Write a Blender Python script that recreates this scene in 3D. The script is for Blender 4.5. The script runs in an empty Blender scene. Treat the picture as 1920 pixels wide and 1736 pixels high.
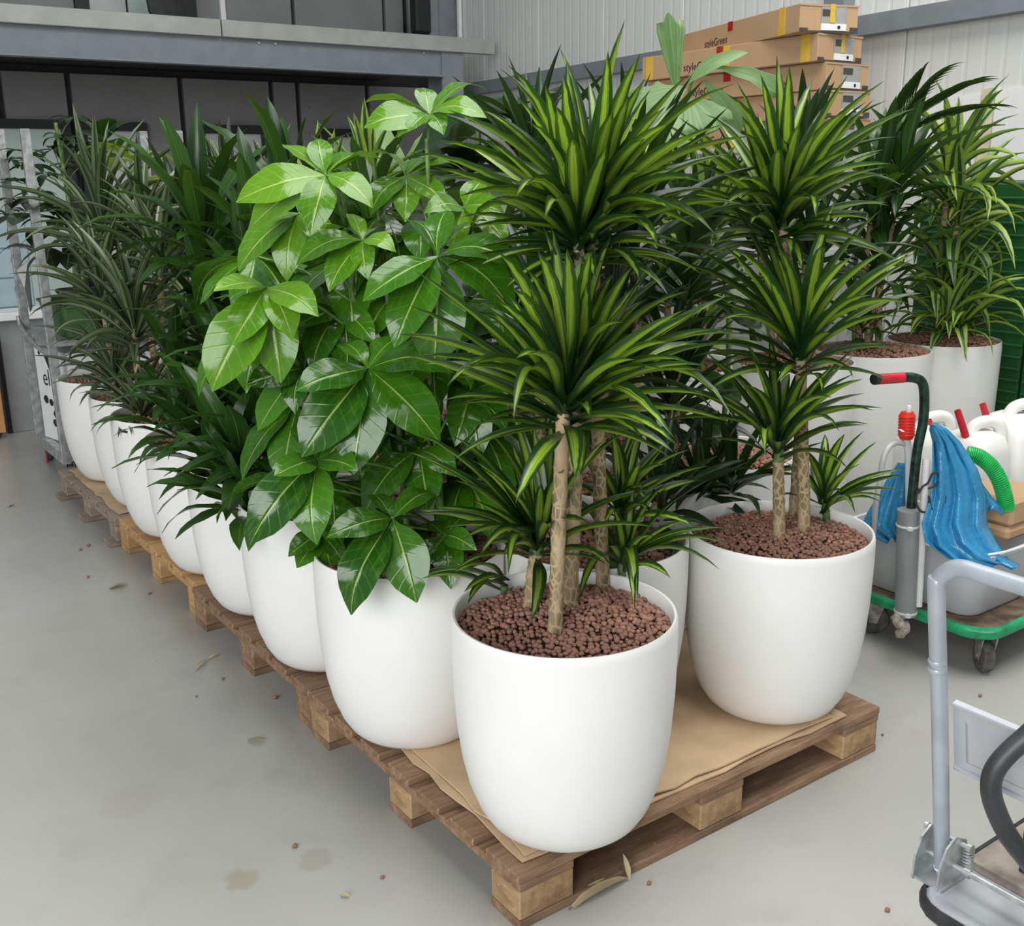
import bpy, math, random
from mathutils import Vector, Matrix
R = random.Random(7)
S = bpy.context.scene
C = S.collection
PI = math.pi

# ------------------------------------------------------------------ camera
F, PITCH, ROLL, H, YAW = 1980.98, .266045, -.011905, 1.51953, .61865
cam_data = bpy.data.cameras.new('camera')
cam = bpy.data.objects.new('camera', cam_data)
C.objects.link(cam)
cam_data.sensor_fit = 'HORIZONTAL'
cam_data.sensor_width = 36
cam_data.lens = F * 36 / 1920
cam_data.clip_start = .05
CAM = (Matrix.Translation((0, 0, H)) @ Matrix.Rotation(-YAW, 4, 'Z')
       @ Matrix.Rotation(PI / 2 - PITCH, 4, 'X') @ Matrix.Rotation(ROLL, 4, 'Z'))
cam.matrix_world = CAM
S.camera = cam
# ------------------------------------------------------------------ light
S.view_settings.view_transform = 'Standard'
S.view_settings.look = 'None'
S.view_settings.exposure = 0.0
S.view_settings.gamma = 1.0
S.view_settings.use_curve_mapping = False
world = bpy.data.worlds.new('daylight')
S.world = world
world.use_nodes = True
bg = world.node_tree.nodes['Background']
bg.inputs[0].default_value = (.90, .96, 1.0, 1)
bg.inputs[1].default_value = .30


def area(name, loc, target, sx, sy, power, col=(1, 1, 1)):
    l = bpy.data.lights.new(name, 'AREA')
    l.shape = 'RECTANGLE'
    l.size, l.size_y, l.energy, l.color = sx, sy, power, col
    o = bpy.data.objects.new(name, l)
    C.objects.link(o)
    o.location = loc
    o.rotation_euler = (Vector(target) - Vector(loc)).to_track_quat('-Z', 'Y').to_euler()
    return o


area('roof_skylight', (2.6, 1.2, 6.5), (2.4, 2.2, 0), 5, 5, 470, (1, .99, .96))
area('open_hall_gate', (-4.5, -1.5, 3.0), (1.5, 2.5, .9), 4.5, 4.5, 430, (.98, .99, 1))

# ------------------------------------------------------------------ helpers
O3 = Vector((0, 0, H))
R3 = CAM.to_3x3()
SA, CA = math.sin(YAW), math.cos(YAW)


def ray(px, py):
    return R3 @ Vector(((px - 960) / F, -(py - 868) / F, -1))


def at(px, py, d):      # point of the place seen there, d metres ahead of the photographer
    r = ray(px, py)
    return O3 + r * (d / (r.x * SA + r.y * CA))


def atz(px, py, z):
    r = ray(px, py)
    return O3 + r * ((z - H) / r.z)


def atx(px, py, x):
    r = ray(px, py)
    return O3 + r * (x / r.x)


def aty(px, py, y):
    r = ray(px, py)
    return O3 + r * (y / r.y)


def ahead(x, y):
    return x * SA + y * CA


class MB:
    def __init__(s):
        s.v, s.f, s.uv, s.mi = [], [], {}, []

    def add(s, v, f, m=0):
        n = len(s.v)
        s.v += [tuple(p) for p in v]
        s.f += [tuple(i + n for i in q) for q in f]
        s.mi += [m] * len(f)
        return s

    def box(s, lo, hi, c=0.0, M=None, m=0):
        x0, y0, z0 = lo
        x1, y1, z1 = hi
        if not c:
            v = [(x, y, z) for x in (x0, x1) for y in (y0, y1) for z in (z0, z1)]
            f = [(0, 1, 3, 2), (4, 6, 7, 5), (0, 4, 5, 1), (2, 3, 7, 6), (0, 2, 6, 4), (1, 5, 7, 3)]
        else:
            v, idx = [], {}
            for i, x in enumerate((x0, x1)):
                for j, y in enumerate((y0, y1)):
                    for k, z in enumerate((z0, z1)):
                        a, b, d = (c, -c)[i], (c, -c)[j], (c, -c)[k]
                        idx[i, j, k] = len(v)
                        v += [(x, y + b, z + d), (x + a, y, z + d), (x + a, y + b, z)]
            f = []
            for ax in range(3):
                o = [q for q in range(3) if q != ax]
                for side in (0, 1):
                    q = []
                    for p, r in ((0, 0), (1, 0), (1, 1), (0, 1)):
                        k = [0, 0, 0]
                        k[ax], k[o[0]], k[o[1]] = side, p, r
                        q.append(idx[tuple(k)] + ax)
                    f.append(tuple(q))
                for p in (0, 1):
                    for r in (0, 1):
                        k0, k1 = [0, 0, 0], [0, 0, 0]
                        k0[o[0]] = k1[o[0]] = p
                        k0[o[1]] = k1[o[1]] = r
                        k1[ax] = 1
                        a, b = idx[tuple(k0)], idx[tuple(k1)]
                        f.append((a + o[0], a + o[1], b + o[1], b + o[0]))
            for k in idx.values():
                f.append((k, k + 1, k + 2))
        if M:
            v = [M @ Vector(p) for p in v]
        return s.add(v, f, m)

    def loft(s, secs, caps=(True, True), closed=True, m=0):
        n = len(secs[0])
        v = [p for q in secs for p in q]
        f = []
        for i in range(len(secs) - 1):
            for j in range(n if closed else n - 1):
                k = (j + 1) % n
                f.append((i * n + j, i * n + k, i * n + n + k, i * n + n + j))
        if caps[0]:
            f.append(tuple(range(n))[::-1])
        if caps[1]:
            f.append(tuple(range((len(secs) - 1) * n, len(secs) * n)))
        return s.add(v, f, m)

    def tube(s, path, r, n=10, caps=True, m=0):
        path = [Vector(p) for p in path]
        if not isinstance(r, (list, tuple)):
            r = [r] * len(path)
        secs, up = [], None
        for i, p in enumerate(path):
            t = (path[min(i + 1, len(path) - 1)] - path[max(i - 1, 0)]).normalized()
            if up is None:
                up = t.orthogonal().normalized()
            up = (up - t * up.dot(t)).normalized()
            b = t.cross(up)
            secs.append([p + (up * math.cos(2 * PI * k / n) + b * math.sin(2 * PI * k / n)) * r[i] for k in range(n)])
        return s.loft(secs, (caps, caps), m=m)

    def lathe(s, prof, n=32, o=(0, 0, 0), axis=None, m=0):
        M = Matrix.Translation(Vector(o))
        if axis is not None:
            M = M @ Vector(axis).to_track_quat('Z', 'Y').to_matrix().to_4x4()
        secs = [[M @ Vector((r * math.cos(2 * PI * k / n), r * math.sin(2 * PI * k / n), z)) for k in range(n)] for r, z in prof]
        return s.loft(secs, (prof[0][0] > 1e-6, prof[-1][0] > 1e-6), m=m)

    def mesh(s, name, off=(0, 0, 0), smooth=None):
        me = bpy.data.meshes.new(name)
        o = Vector(off)
        me.from_pydata([tuple(Vector(p) - o) for p in s.v], [], s.f)
        if smooth is not None:
            me.polygons.foreach_set('use_smooth', [True] * len(me.polygons))
            me.update()
            if smooth < 180:
                me.set_sharp_from_angle(angle=math.radians(smooth))
        me.polygons.foreach_set('material_index', s.mi)
        me.update()
        return me


WP = {}


def link(name, data, parent=None, w=(0, 0, 0), M=None, mat=None):
    o = bpy.data.objects.new(name, data)
    C.objects.link(o)
    w = Vector(w)
    if parent is not None:
        o.parent = parent
    pw = WP[parent.name] if parent is not None else Vector((0, 0, 0))
    if M is not None:
        o.matrix_local = Matrix.Translation(-pw) @ M
        w = M.translation.copy()
    else:
        o.location = w - pw
    WP[o.name] = w
    return o


def part(name, mb, mat, parent=None, base=None, smooth=None, kind=None, label=None):
    """mesh part built in world coordinates"""
    if base is None:
        base = WP[parent.name] if parent is not None else Vector((0, 0, 0))
    me = mb.mesh(name, base, smooth)
    for q in (mat if isinstance(mat, (list, tuple)) else [mat]):
        me.materials.append(q)
    o = link(name, me, parent, base)
    if kind:
        o['kind'] = kind
    if label:
        o['label'] = label
    return o


def tag(o, label, cat, group=None):
    o['label'], o['category'] = label, cat
    if group:
        o['group'] = group
    return o


def thing(name, label, cat, loc, group=None):
    return tag(link(name, None, None, loc), label, cat, group)


def struct(o):
    o['kind'] = 'structure'
    return o


def rrect(cx, cy, sx, sy, r, z, n=4):
    p = []
    for qx, qy, a0 in ((1, 1, 0), (-1, 1, 90), (-1, -1, 180), (1, -1, 270)):
        for k in range(n + 1):
            a = math.radians(a0 + 90 * k / n)
            p.append(Vector((cx + qx * (sx / 2 - r) + r * math.cos(a), cy + qy * (sy / 2 - r) + r * math.sin(a), z)))
    return p


def smooth_path(pts, n=6):
    pts = [Vector(p) for p in pts]
    out = []
    for i in range(len(pts) - 1):
        p0, p1, p2, p3 = pts[max(i - 1, 0)], pts[i], pts[i + 1], pts[min(i + 2, len(pts) - 1)]
        for k in range(n):
            t = k / n
            out.append(.5 * ((2 * p1) + (p2 - p0) * t + (2 * p0 - 5 * p1 + 4 * p2 - p3) * t * t + (3 * p1 - p0 - 3 * p2 + p3) * t ** 3))
    return out + [pts[-1]]


# ------------------------------------------------------------------ materials
class NT:
    def __init__(s, name):
        s.m = bpy.data.materials.new(name)
        s.m.use_nodes = True
        s.t = s.m.node_tree
        s.p = s.t.nodes['Principled BSDF']
        s.out = s.t.nodes['Material Output']

    def n(s, kind, props=None, **ins):
        q = s.t.nodes.new('ShaderNode' + kind)
        for k, v in (props or {}).items():
            setattr(q, k, v)
        for k, v in ins.items():
            k = k.replace('_', ' ')
            key = int(k[1:]) if k[0] == 'i' and k[1:].isdigit() else k
            s.set(q.inputs[key], v)
        return q

    def set(s, sock, v):
        if isinstance(v, bpy.types.NodeSocket):
            s.t.links.new(v, sock)
        elif isinstance(v, bpy.types.Node):
            s.t.links.new(v.outputs[0], sock)
        else:
            if isinstance(v, tuple) and len(v) == 3 and len(sock.default_value) == 4:
                v = v + (1,)
            sock.default_value = v

    def math(s, op, a, b=None, c=None, clamp=False):
        q = s.t.nodes.new('ShaderNodeMath')
        q.operation = op
        q.use_clamp = clamp
        for i, v in enumerate((a, b, c)):
            if v is not None:
                s.set(q.inputs[i], v)
        return q.outputs[0]

    def step(s, x, a, b):
        q = s.n('MapRange', {'interpolation_type': 'SMOOTHSTEP'})
        s.set(q.inputs['Value'], x)
        q.inputs['From Min'].default_value = a
        q.inputs['From Max'].default_value = b
        return q.outputs[0]

    def mix(s, f, a, b):
        q = s.n('Mix', {'data_type': 'RGBA'})
        s.set(q.inputs[0], f)
        s.set(q.inputs[6], a)
        s.set(q.inputs[7], b)
        return q.outputs[2]

    def noise(s, vec, scale, detail=3, rough=.5):
        q = s.n('TexNoise')
        if vec is not None:
            s.set(q.inputs['Vector'], vec)
        q.inputs['Scale'].default_value = scale
        q.inputs['Detail'].default_value = detail
        q.inputs['Roughness'].default_value = rough
        return q.outputs[0]

    def coord(s, which='Object', scale=None):
        c = s.n('TexCoord').outputs[which]
        if scale:
            mp = s.n('Mapping')
            s.set(mp.inputs[0], c)
            mp.inputs['Scale'].default_value = scale
            c = mp.outputs[0]
        return c

    def bump(s, h, strength=.2, dist=.01):
        b = s.n('Bump')
        b.inputs['Strength'].default_value = strength
        b.inputs['Distance'].default_value = dist
        s.set(b.inputs['Height'], h)
        s.set(s.p.inputs['Normal'], b.outputs[0])

    def fin(s, col=None, rough=None, metal=None, spec=None, coat=None):
        for k, v in (('Base Color', col), ('Roughness', rough), ('Metallic', metal), ('Specular IOR Level', spec), ('Coat Weight', coat)):
            if v is not None:
                s.set(s.p.inputs[k], v)
        return s.m


def plain(name, col, rough=.5, metal=0, var=.08, scale=14, spec=.5, coord='Object'):
    t = NT(name)
    c = t.noise(t.coord(coord), scale, 4)
    dark = tuple(x * (1 - var * 1.6) for x in col)
    lite = tuple(min(1, x * (1 + var)) for x in col)
    return t.fin(t.mix(t.step(c, .3, .7), dark, lite), rough, metal, spec)


def leaf_mat(name, fn, rough=.34, transl=.22, spec=.5, bump=None):
    t = NT(name)
    uv = t.n('UVMap').outputs[0]
    sep = t.n('SeparateXYZ')
    t.set(sep.inputs[0], uv)
    u, v = sep.outputs[0], sep.outputs[1]
    d = t.math('MULTIPLY', t.math('ABSOLUTE', t.math('SUBTRACT', u, .5)), 2)
    rnd = t.n('ObjectInfo').outputs['Random']
    mp = t.n('Mapping')
    t.set(mp.inputs[0], uv)
    t.set(mp.inputs['Location'], t.n('CombineXYZ', i0=t.math('MULTIPLY', rnd, 37.0), i1=rnd).outputs[0])
    mp.inputs['Scale'].default_value = (16, .7, 1)
    streak = t.noise(mp.outputs[0], 1.0, 2)
    col = fn(t, u, v, d, rnd, streak)
    t.fin(col, rough, 0, spec)
    if bump:
        t.bump(bump(t, u, v, d, streak), .22, .004)
    tr = t.n('BsdfTranslucent')
    t.set(tr.inputs[0], t.mix(.35, col, (.22, .42, .03)))
    mx = t.n('MixShader')
    mx.inputs[0].default_value = transl
    t.set(mx.inputs[1], t.p.outputs[0])
    t.set(mx.inputs[2], tr.outputs[0])
    t.set(t.out.inputs[0], mx.outputs[0])
    return t.m


def f_rikki(t, u, v, d, rnd, st):
    edge = t.math('ADD', d, t.math('MULTIPLY', t.math('SUBTRACT', st, .5), .9))
    m = t.math('SUBTRACT', 1, t.step(edge, .22, .60))
    m = t.math('MULTIPLY', m, t.step(v, .12, .42))
    m = t.math('MULTIPLY', m, t.math('SUBTRACT', 1, t.step(v, .86, 1)))
    m = t.math('MULTIPLY', m, t.math('ADD', .50, t.math('MULTIPLY', rnd, .55)))
    mid = t.math('SUBTRACT', 1, t.step(d, .0, .09))
    m = t.math('SUBTRACT', m, t.math('MULTIPLY', mid, .3), clamp=True)
    g = t.mix(rnd, (.007, .034, .008), (.015, .062, .012))
    return t.mix(m, g, t.mix(st, (.24, .45, .015), (.52, .68, .08)))


def f_warneck(t, u, v, d, rnd, st):
    w = t.step(st, .50, .62)
    band = t.math('MULTIPLY', t.step(d, .25, .45), t.math('SUBTRACT', 1, t.step(d, .75, .95)))
    m = t.math('ADD', t.math('MULTIPLY', w, .42), t.math('MULTIPLY', band, .5), clamp=True)
    m = t.math('MULTIPLY', m, t.math('ADD', .35, t.math('MULTIPLY', rnd, .65)))
    return t.mix(m, t.mix(rnd, (.008, .028, .010), (.020, .050, .018)), (.30, .37, .19))


def f_lemon(t, u, v, d, rnd, st):
    ed = t.math('ADD', d, t.math('MULTIPLY', t.math('SUBTRACT', st, .5), .25))
    m = t.step(ed, .42, .58)
    ln = t.math('MULTIPLY', t.step(ed, .33, .40), t.math('SUBTRACT', 1, t.step(ed, .43, .5)))
    c = t.mix(m, t.mix(st, (.012, .045, .014), (.05, .12, .04)), t.mix(rnd, (.16, .32, .03), (.46, .60, .06)))
    return t.mix(t.math('MULTIPLY', ln, .6), c, (.6, .66, .5))


def f_broad(t, u, v, d, rnd, st):
    c = t.mix(rnd, (.007, .034, .007), (.026, .090, .010))
    c = t.mix(t.math('MULTIPLY', t.step(st, .45, .7), .35), c, (.06, .15, .025))
    return t.mix(t.math('MULTIPLY', t.math('SUBTRACT', 1, t.step(d, .0, .08)), .5), c, (.16, .27, .06))


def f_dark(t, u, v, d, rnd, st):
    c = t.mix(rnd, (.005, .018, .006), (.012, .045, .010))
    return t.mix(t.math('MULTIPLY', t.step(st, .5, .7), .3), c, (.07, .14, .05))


def veins(t, v, d):
    w = t.math('FRACT', t.math('MULTIPLY', t.math('SUBTRACT', v, t.math('MULTIPLY', d, .16)), 8.0))
    return t.math('SUBTRACT', 1, t.step(t.math('ABSOLUTE', t.math('SUBTRACT', w, .5)), .01, .10))


def f_scheff(t, u, v, d, rnd, st):
    c = t.mix(rnd, (.014, .075, .007), (.055, .195, .008))
    big = t.noise(t.coord('Object', (3, 9, 1)), 1.3, 2)
    c = t.mix(t.math('MULTIPLY', t.step(big, .45, .75), .35), c, (.11, .26, .02))
    c = t.mix(t.math('MULTIPLY', veins(t, v, d), .16), c, (.20, .36, .05))
    return t.mix(t.math('SUBTRACT', 1, t.step(d, .015, .05)), c, (.34, .48, .11))


def f_young(t, u, v, d, rnd, st):
    c = t.mix(rnd, (.055, .200, .008), (.150, .340, .015))
    big = t.noise(t.coord('Object', (3, 9, 1)), 1.3, 2)
    c = t.mix(t.math('MULTIPLY', t.step(big, .45, .75), .35), c, (.22, .42, .04))
    c = t.mix(t.math('MULTIPLY', veins(t, v, d), .2), c, (.34, .50, .10))
    return t.mix(t.math('SUBTRACT', 1, t.step(d, .015, .05)), c, (.46, .60, .16))


def b_scheff(t, u, v, d, st):
    n = t.noise(t.coord('Object', (3, 4, 1)), 1.2, 1)
    return t.math('ADD', t.math('MULTIPLY', veins(t, v, d), -.20), t.math('ADD', t.math('MULTIPLY', n, .9), t.math('MULTIPLY', t.step(d, 0, .12), .8)))


def f_palm(t, u, v, d, rnd, st):
    c = t.mix(rnd, (.10, .22, .06), (.26, .40, .17))
    return t.mix(t.math('MULTIPLY', t.step(st, .4, .7), .5), c, (.34, .48, .24))


def f_ficus(t, u, v, d, rnd, st):
    c = t.mix(rnd, (.010, .022, .010), (.020, .040, .015))
    return t.mix(t.math('SUBTRACT', 1, t.step(d, .02, .06)), c, (.10, .12, .06))


def f_dry(t, u, v, d, rnd, st):
    return t.mix(st, (.30, .22, .11), (.62, .54, .33))


def f_lime(t, u, v, d, rnd, st):
    return t.mix(rnd, (.14, .24, .012), (.34, .46, .03))


M = dict(
    rikki=leaf_mat('striped_lime_leaf', f_rikki, .32),
    warneck=leaf_mat('white_striped_leaf', f_warneck, .36, .15),
    lemon=leaf_mat('lemon_edged_leaf', f_lemon, .34),
    broad=leaf_mat('broad_green_leaf', f_broad, .30, .18),
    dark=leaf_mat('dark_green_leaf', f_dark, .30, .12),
    scheff=leaf_mat('umbrella_leaf', f_scheff, .15, .18, .6, b_scheff),
    palm=leaf_mat('pale_palm_leaf', f_palm, .42, .3),
    ficus=leaf_mat('rubber_leaf', f_ficus, .25, .04),
    lime=leaf_mat('lime_leaf', f_lime, .4, .3),
    dry=leaf_mat('dried_leaf', f_dry, .7, .1),
)


def m_bark():
    t = NT('cane_bark')
    c = t.coord('Object', (1, 1, .55))
    vo = t.n('TexVoronoi', {'feature': 'DISTANCE_TO_EDGE'}, Scale=72.0)
    t.set(vo.inputs['Vector'], c)
    e = t.step(vo.outputs[0], .05, .14)
    big = t.noise(t.coord('Object', (1, 1, .35)), 9, 3)
    tan = t.mix(t.noise(c, 40, 3), (.30, .19, .10), (.60, .47, .29))
    olive = t.mix(t.noise(c, 50, 2), (.07, .07, .025), (.22, .18, .08))
    f = t.math('MULTIPLY', e, t.step(big, .37, .54))
    t.bump(vo.outputs[0], .6, .004)
    return t.fin(t.mix(f, tan, olive), .7)


def m_wood(name, a, b, sc=(3, 24, 24)):
    t = NT(name)
    g = t.noise(t.coord('Object', sc), 2.2, 5, .65)
    blot = t.noise(t.coord('Object'), 5.5, 3)
    spots = t.noise(t.coord('Object'), 60, 3, .7)
    rnd = t.n('ObjectInfo').outputs['Random']
    c = t.mix(t.step(g, .3, .7), a, b)
    c = t.mix(t.math('MULTIPLY', rnd, .35), c, tuple(x * .55 for x in a))
    c = t.mix(t.math('MULTIPLY', t.step(blot, .48, .68), .55), c, tuple(x * .42 for x in a))
    c = t.mix(t.math('MULTIPLY', t.step(spots, .62, .72), .5), c, tuple(min(1, x * 1.5) for x in b))
    t.bump(g, .4, .004)
    return t.fin(c, .78)


STAINS = [(*atz(452, 1650, 0).xy, .045, (.30, .265, .17), .55), (*atz(590, 1610, 0).xy, .05, (.26, .22, .15), .35), (*atz(245, 1500, 0).xy, .09, (.32, .30, .25), .25), (*atz(350, 1180, 0).xy, .12, (.30, .29, .25), .3)]


def m_floor():
    t = NT('epoxy_floor')
    c = t.coord('Object')
    n = t.noise(c, .7, 4)
    n2 = t.noise(c, 6, 5, .6)
    col = t.mix(t.step(n, .3, .7), (.375, .373, .345), (.445, .440, .410))
    col = t.mix(t.math('MULTIPLY', t.step(n2, .50, .75), .30), col, (.29, .285, .25))
    vo = t.noise(c, 34, 4, .75)
    col = t.mix(t.math('MULTIPLY', t.step(vo, .70, .76), .5), col, (.20, .19, .15))
    stain = t.noise(t.coord('Object', (1, 1, 1)), 1.9, 2)
    col = t.mix(t.math('MULTIPLY', t.step(stain, .66, .74), .25), col, (.30, .275, .20))
    for (sx, sy, sr, sc, amt) in STAINS:
        dv = t.n('VectorMath', {'operation': 'DISTANCE'})
        t.set(dv.inputs[0], c)
        dv.inputs[1].default_value = (sx, sy, 0)
        dd = t.math('ADD', dv.outputs['Value'], t.math('MULTIPLY', t.math('SUBTRACT', t.noise(c, 22, 3), .5), sr * 1.3))
        col = t.mix(t.math('MULTIPLY', t.math('SUBTRACT', 1, t.step(dd, sr * .6, sr)), amt), col, sc)
    r = t.math('ADD', .20, t.math('MULTIPLY', n2, .2))
    t.bump(t.noise(c, 3.0, 2), .05, .01)
    return t.fin(col, r, 0, .5)


def m_wall():
    t = NT('white_sandwich_panel')
    sep = t.n('SeparateXYZ')
    t.set(sep.inputs[0], t.coord('Object'))
    w = t.math('FRACT', t.math('MULTIPLY', sep.outputs[1], 1 / .125))
    rib = t.step(t.math('ABSOLUTE', t.math('SUBTRACT', w, .5)), .05, .16)
    t.bump(rib, .25, .010)
    n = t.noise(t.coord('Object'), 2, 3)
    return t.fin(t.mix(n, (.66, .68, .65), (.76, .77, .74)), .5)


def m_pebble():
    t = NT('clay_granule')
    rnd = t.n('ObjectInfo').outputs['Random']
    a = t.noise(t.coord('Object'), 42, 2)
    b = t.noise(t.coord('Object'), 160, 3)
    c = t.mix(t.step(a, .3, .7), (.17, .080, .052), (.44, .235, .165))
    c = t.mix(t.math('MULTIPLY', rnd, .4), c, (.32, .165, .115))
    t.bump(b, .5, .002)
    return t.fin(c, .85)


def m_card():
    t = NT('brown_cardboard')
    n = t.noise(t.coord('Object', (2, 2, 2)), 2.2, 4)
    f = t.noise(t.coord('Object', (3, 140, 3)), 1, 2)
    c = t.mix(n, (.44, .27, .145), (.56, .37, .21))
    c = t.mix(t.math('MULTIPLY', t.step(f, .5, .7), .12), c, (.36, .22, .11))
    return t.fin(c, .75)


M.update(
    bark=m_bark(), floor=m_floor(), wall=m_wall(), pebble=m_pebble(), card=m_card(),
    greencane=plain('green_cane', (.10, .17, .05), .5, 0, .3, 60),
    stem=plain('leaf_stalk', (.13, .24, .05), .45, 0, .25, 40),
    pot=plain('white_planter', (.84, .835, .81), .38, 0, .015, 5),
    soil=plain('granule_bed', (.10, .045, .03), .9, 0, .4, 60),
    wood=m_wood('weathered_pallet_wood', (.20, .115, .062), (.38, .24, .145)),
    wood_pale=m_wood('yellow_pallet_wood', (.44, .25, .10), (.66, .42, .19)),
    wood_grey=m_wood('grey_pallet_wood', (.25, .19, .14), (.43, .35, .27)),
    wood_block=m_wood('pallet_block_wood', (.30, .18, .09), (.52, .34, .18), (14, 5, 14)),
    steel=plain('galvanised_steel', (.52, .54, .54), .42, .65, .18, 30),
    blue_steel=plain('painted_steel', (.215, .24, .262), .5, 0, .05, 8),
    channel=plain('brushed_channel', (.40, .42, .39), .42, .3, .06, 6),
    black=plain('black_frame', (.012, .014, .015), .5, 0, .2, 10),
    panel=plain('grey_wall_panel', (.21, .21, .207), .55, 0, .05, 3),
    panel_up=plain('grey_upper_panel', (.225, .23, .228), .55, 0, .05, 3),
    lightgrey=plain('pale_grey', (.52, .53, .52), .5, 0, .05, 6),
    white=plain('white_paint', (.80, .80, .79), .5, 0, .03, 6),
    paper=plain('white_paper', (.82, .82, .82), .7, 0, .03, 9),
    chair=plain('black_upholstery', (.02, .021, .022), .6, 0, .2, 20),
    red=plain('red_plastic', (.62, .018, .03), .35, 0, .08, 20),
    red_bright=plain('bright_red_plastic', (.85, .035, .02), .35, 0, .08, 20),
    green_paint=plain('dark_green_paint', (.012, .045, .03), .38, .2, .5, 40),
    green_edge=plain('green_bumper', (.01, .30, .12), .4, 0, .2, 20),
    green_hose=plain('green_hose', (.02, .46, .10), .3, 0, .1, 30),
    green_box=plain('green_ribbed_plastic', (.016, .105, .024), .45, 0, .15, 7),
    green_tray=plain('olive_tray', (.05, .12, .03), .5, 0, .15, 12),
    brown=plain('brown_deck', (.17, .115, .075), .75, 0, .35, 18),
    dusty=plain('dusty_deck', (.26, .22, .185), .75, 0, .35, 12),
    tub=plain('grey_tub', (.50, .51, .53), .45, 0, .05, 6),
    pipe=plain('grey_pipe', (.27, .28, .28), .5, 0, .06, 10),
    pvc=plain('white_pvc', (.78, .78, .78), .4, 0, .04, 12),
    canister=plain('white_canister', (.82, .815, .78), .4, 0, .03, 8),
    tyre=plain('grey_rubber', (.10, .095, .085), .8, 0, .25, 40),
    hub=plain('dull_metal', (.34, .32, .28), .5, .5, .25, 40),
    rubber=plain('black_rubber', (.028, .028, .03), .55, 0, .3, 30),
    tube_dark=plain('dark_grey_tube', (.055, .057, .062), .42, .2, .2, 12),
    tube_grey=plain('grey_painted_tube', (.43, .47, .52), .36, .25, .06, 14),
    alu=plain('aluminium_sheet', (.58, .60, .64), .38, .5, .06, 9),
    tape=plain('yellow_tape', (.72, .46, .05), .4, 0, .06, 12),
    label_grey=plain('grey_sticker', (.36, .36, .35), .5, 0, .05, 20),
    label_dark=plain('dark_print', (.06, .055, .045), .6, 0, .1, 20),
    ink=plain('black_ink', (.02, .018, .016), .7, 0, .1, 20),
    redprint=plain('red_print', (.42, .012, .01), .6, 0, .1, 20),
    wood_orange=plain('orange_board', (.55, .28, .10), .6, 0, .1, 8),
    locker=plain('blue_grey_locker', (.30, .39, .43), .45, 0, .05, 6),
    cable=plain('white_tie', (.78, .78, .76), .5),
    dirt=plain('dark_crumb', (.05, .035, .025), .9, 0, .4, 60),
    soot=plain('black_pot', (.015, .016, .017), .6, 0, .2, 20),
    daypane=plain('pale_glass', (.50, .60, .56), .15, 0, .03, 4),
    oldleaf=plain('withered', (.40, .36, .20), .7, 0, .3, 30),
)


def m_bag():
    t = NT('blue_plastic_film')
    n = t.noise(t.coord('Object'), 9, 3)
    t.bump(t.noise(t.coord('Object'), 22, 4, .6), .35, .02)
    return t.fin(t.mix(n, (.012, .16, .36), (.05, .34, .60)), .22, 0, .6)


M['bag'] = m_bag()
M['sheet'] = plain('tan_cardboard', (.62, .445, .275), .8, 0, .10, 6)
M['scheff_young'] = leaf_mat('young_umbrella_leaf', f_young, .16, .25, .6, b_scheff)

# ------------------------------------------------------------------ structure: floor
b = MB()
NX = 24
b.box((-9, -7, -.12), (11, 13, 0))
struct(part('floor', b, M['floor']))

# wall behind the mezzanine, lower storey: black backing with recessed joints, panels proud of it
WY = 10.4


def wall_back():
    w = part('wall_back', MB().box((-6, WY + .05, 0), (1.93, WY + .2, 2.789)).box((2.0, WY + .05, 0), (7.0, WY + .2, 2.789)), M['black'])
    struct(w)
    J = [2.03, 2.60, 3.614, 4.527, 4.812, 5.60, 6.40, 7.0]
    for i in range(len(J) - 1):
        part('wall_panel', MB().box((J[i] + .025, WY, 0), (J[i + 1] - .025, WY + .06, 2.44), .006), M['panel'], w)
    part('wall_panel', MB().box((-6, WY, 0), (1.2, WY + .06, 2.44), .006), M['panel'], w)
    part('wall_panel', MB().box((1.2, WY, 2.05), (2.03 - .025, WY + .06, 2.44), .006), M['panel'], w)
    return w


wb = wall_back()
# doors in the back wall with black frames
for i, (x0, x1, zt) in enumerate(((1.30, 2.56, 2.04), (2.62, 3.24, 2.03), (3.70, 4.45, 2.02), (5.0, 5.9, 2.0))):
    d = struct(part('door_%d' % (i + 1), MB().box((x0 + .08, WY - .03, .01), (x1 - .08, WY - .004, zt - .08)), M['daypane'] if i == 0 else M['lightgrey']))
    part('door_frame', MB().box((x0, WY - .07, 0), (x0 + .08, WY - .002, zt)).box((x1 - .08, WY - .07, 0), (x1, WY - .002, zt))
         .box((x0 + .08, WY - .07, zt - .08), (x1 - .08, WY - .002, zt)), M['black'], d)
# window beside the roll container looking out
wdw = struct(part('window_1', MB().box((1.62, WY - .10, .55), (1.70, WY - .07, 1.95)).box((1.10, WY - .10, 1.88), (1.62, WY - .07, 1.95))
                  .box((1.10, WY - .10, .55), (1.62, WY - .07, .62)), M['steel']))
part('window_pane', MB().box((1.10, WY - .09, .62), (1.62, WY - .08, 1.88)), M['paper'], wdw)

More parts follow.
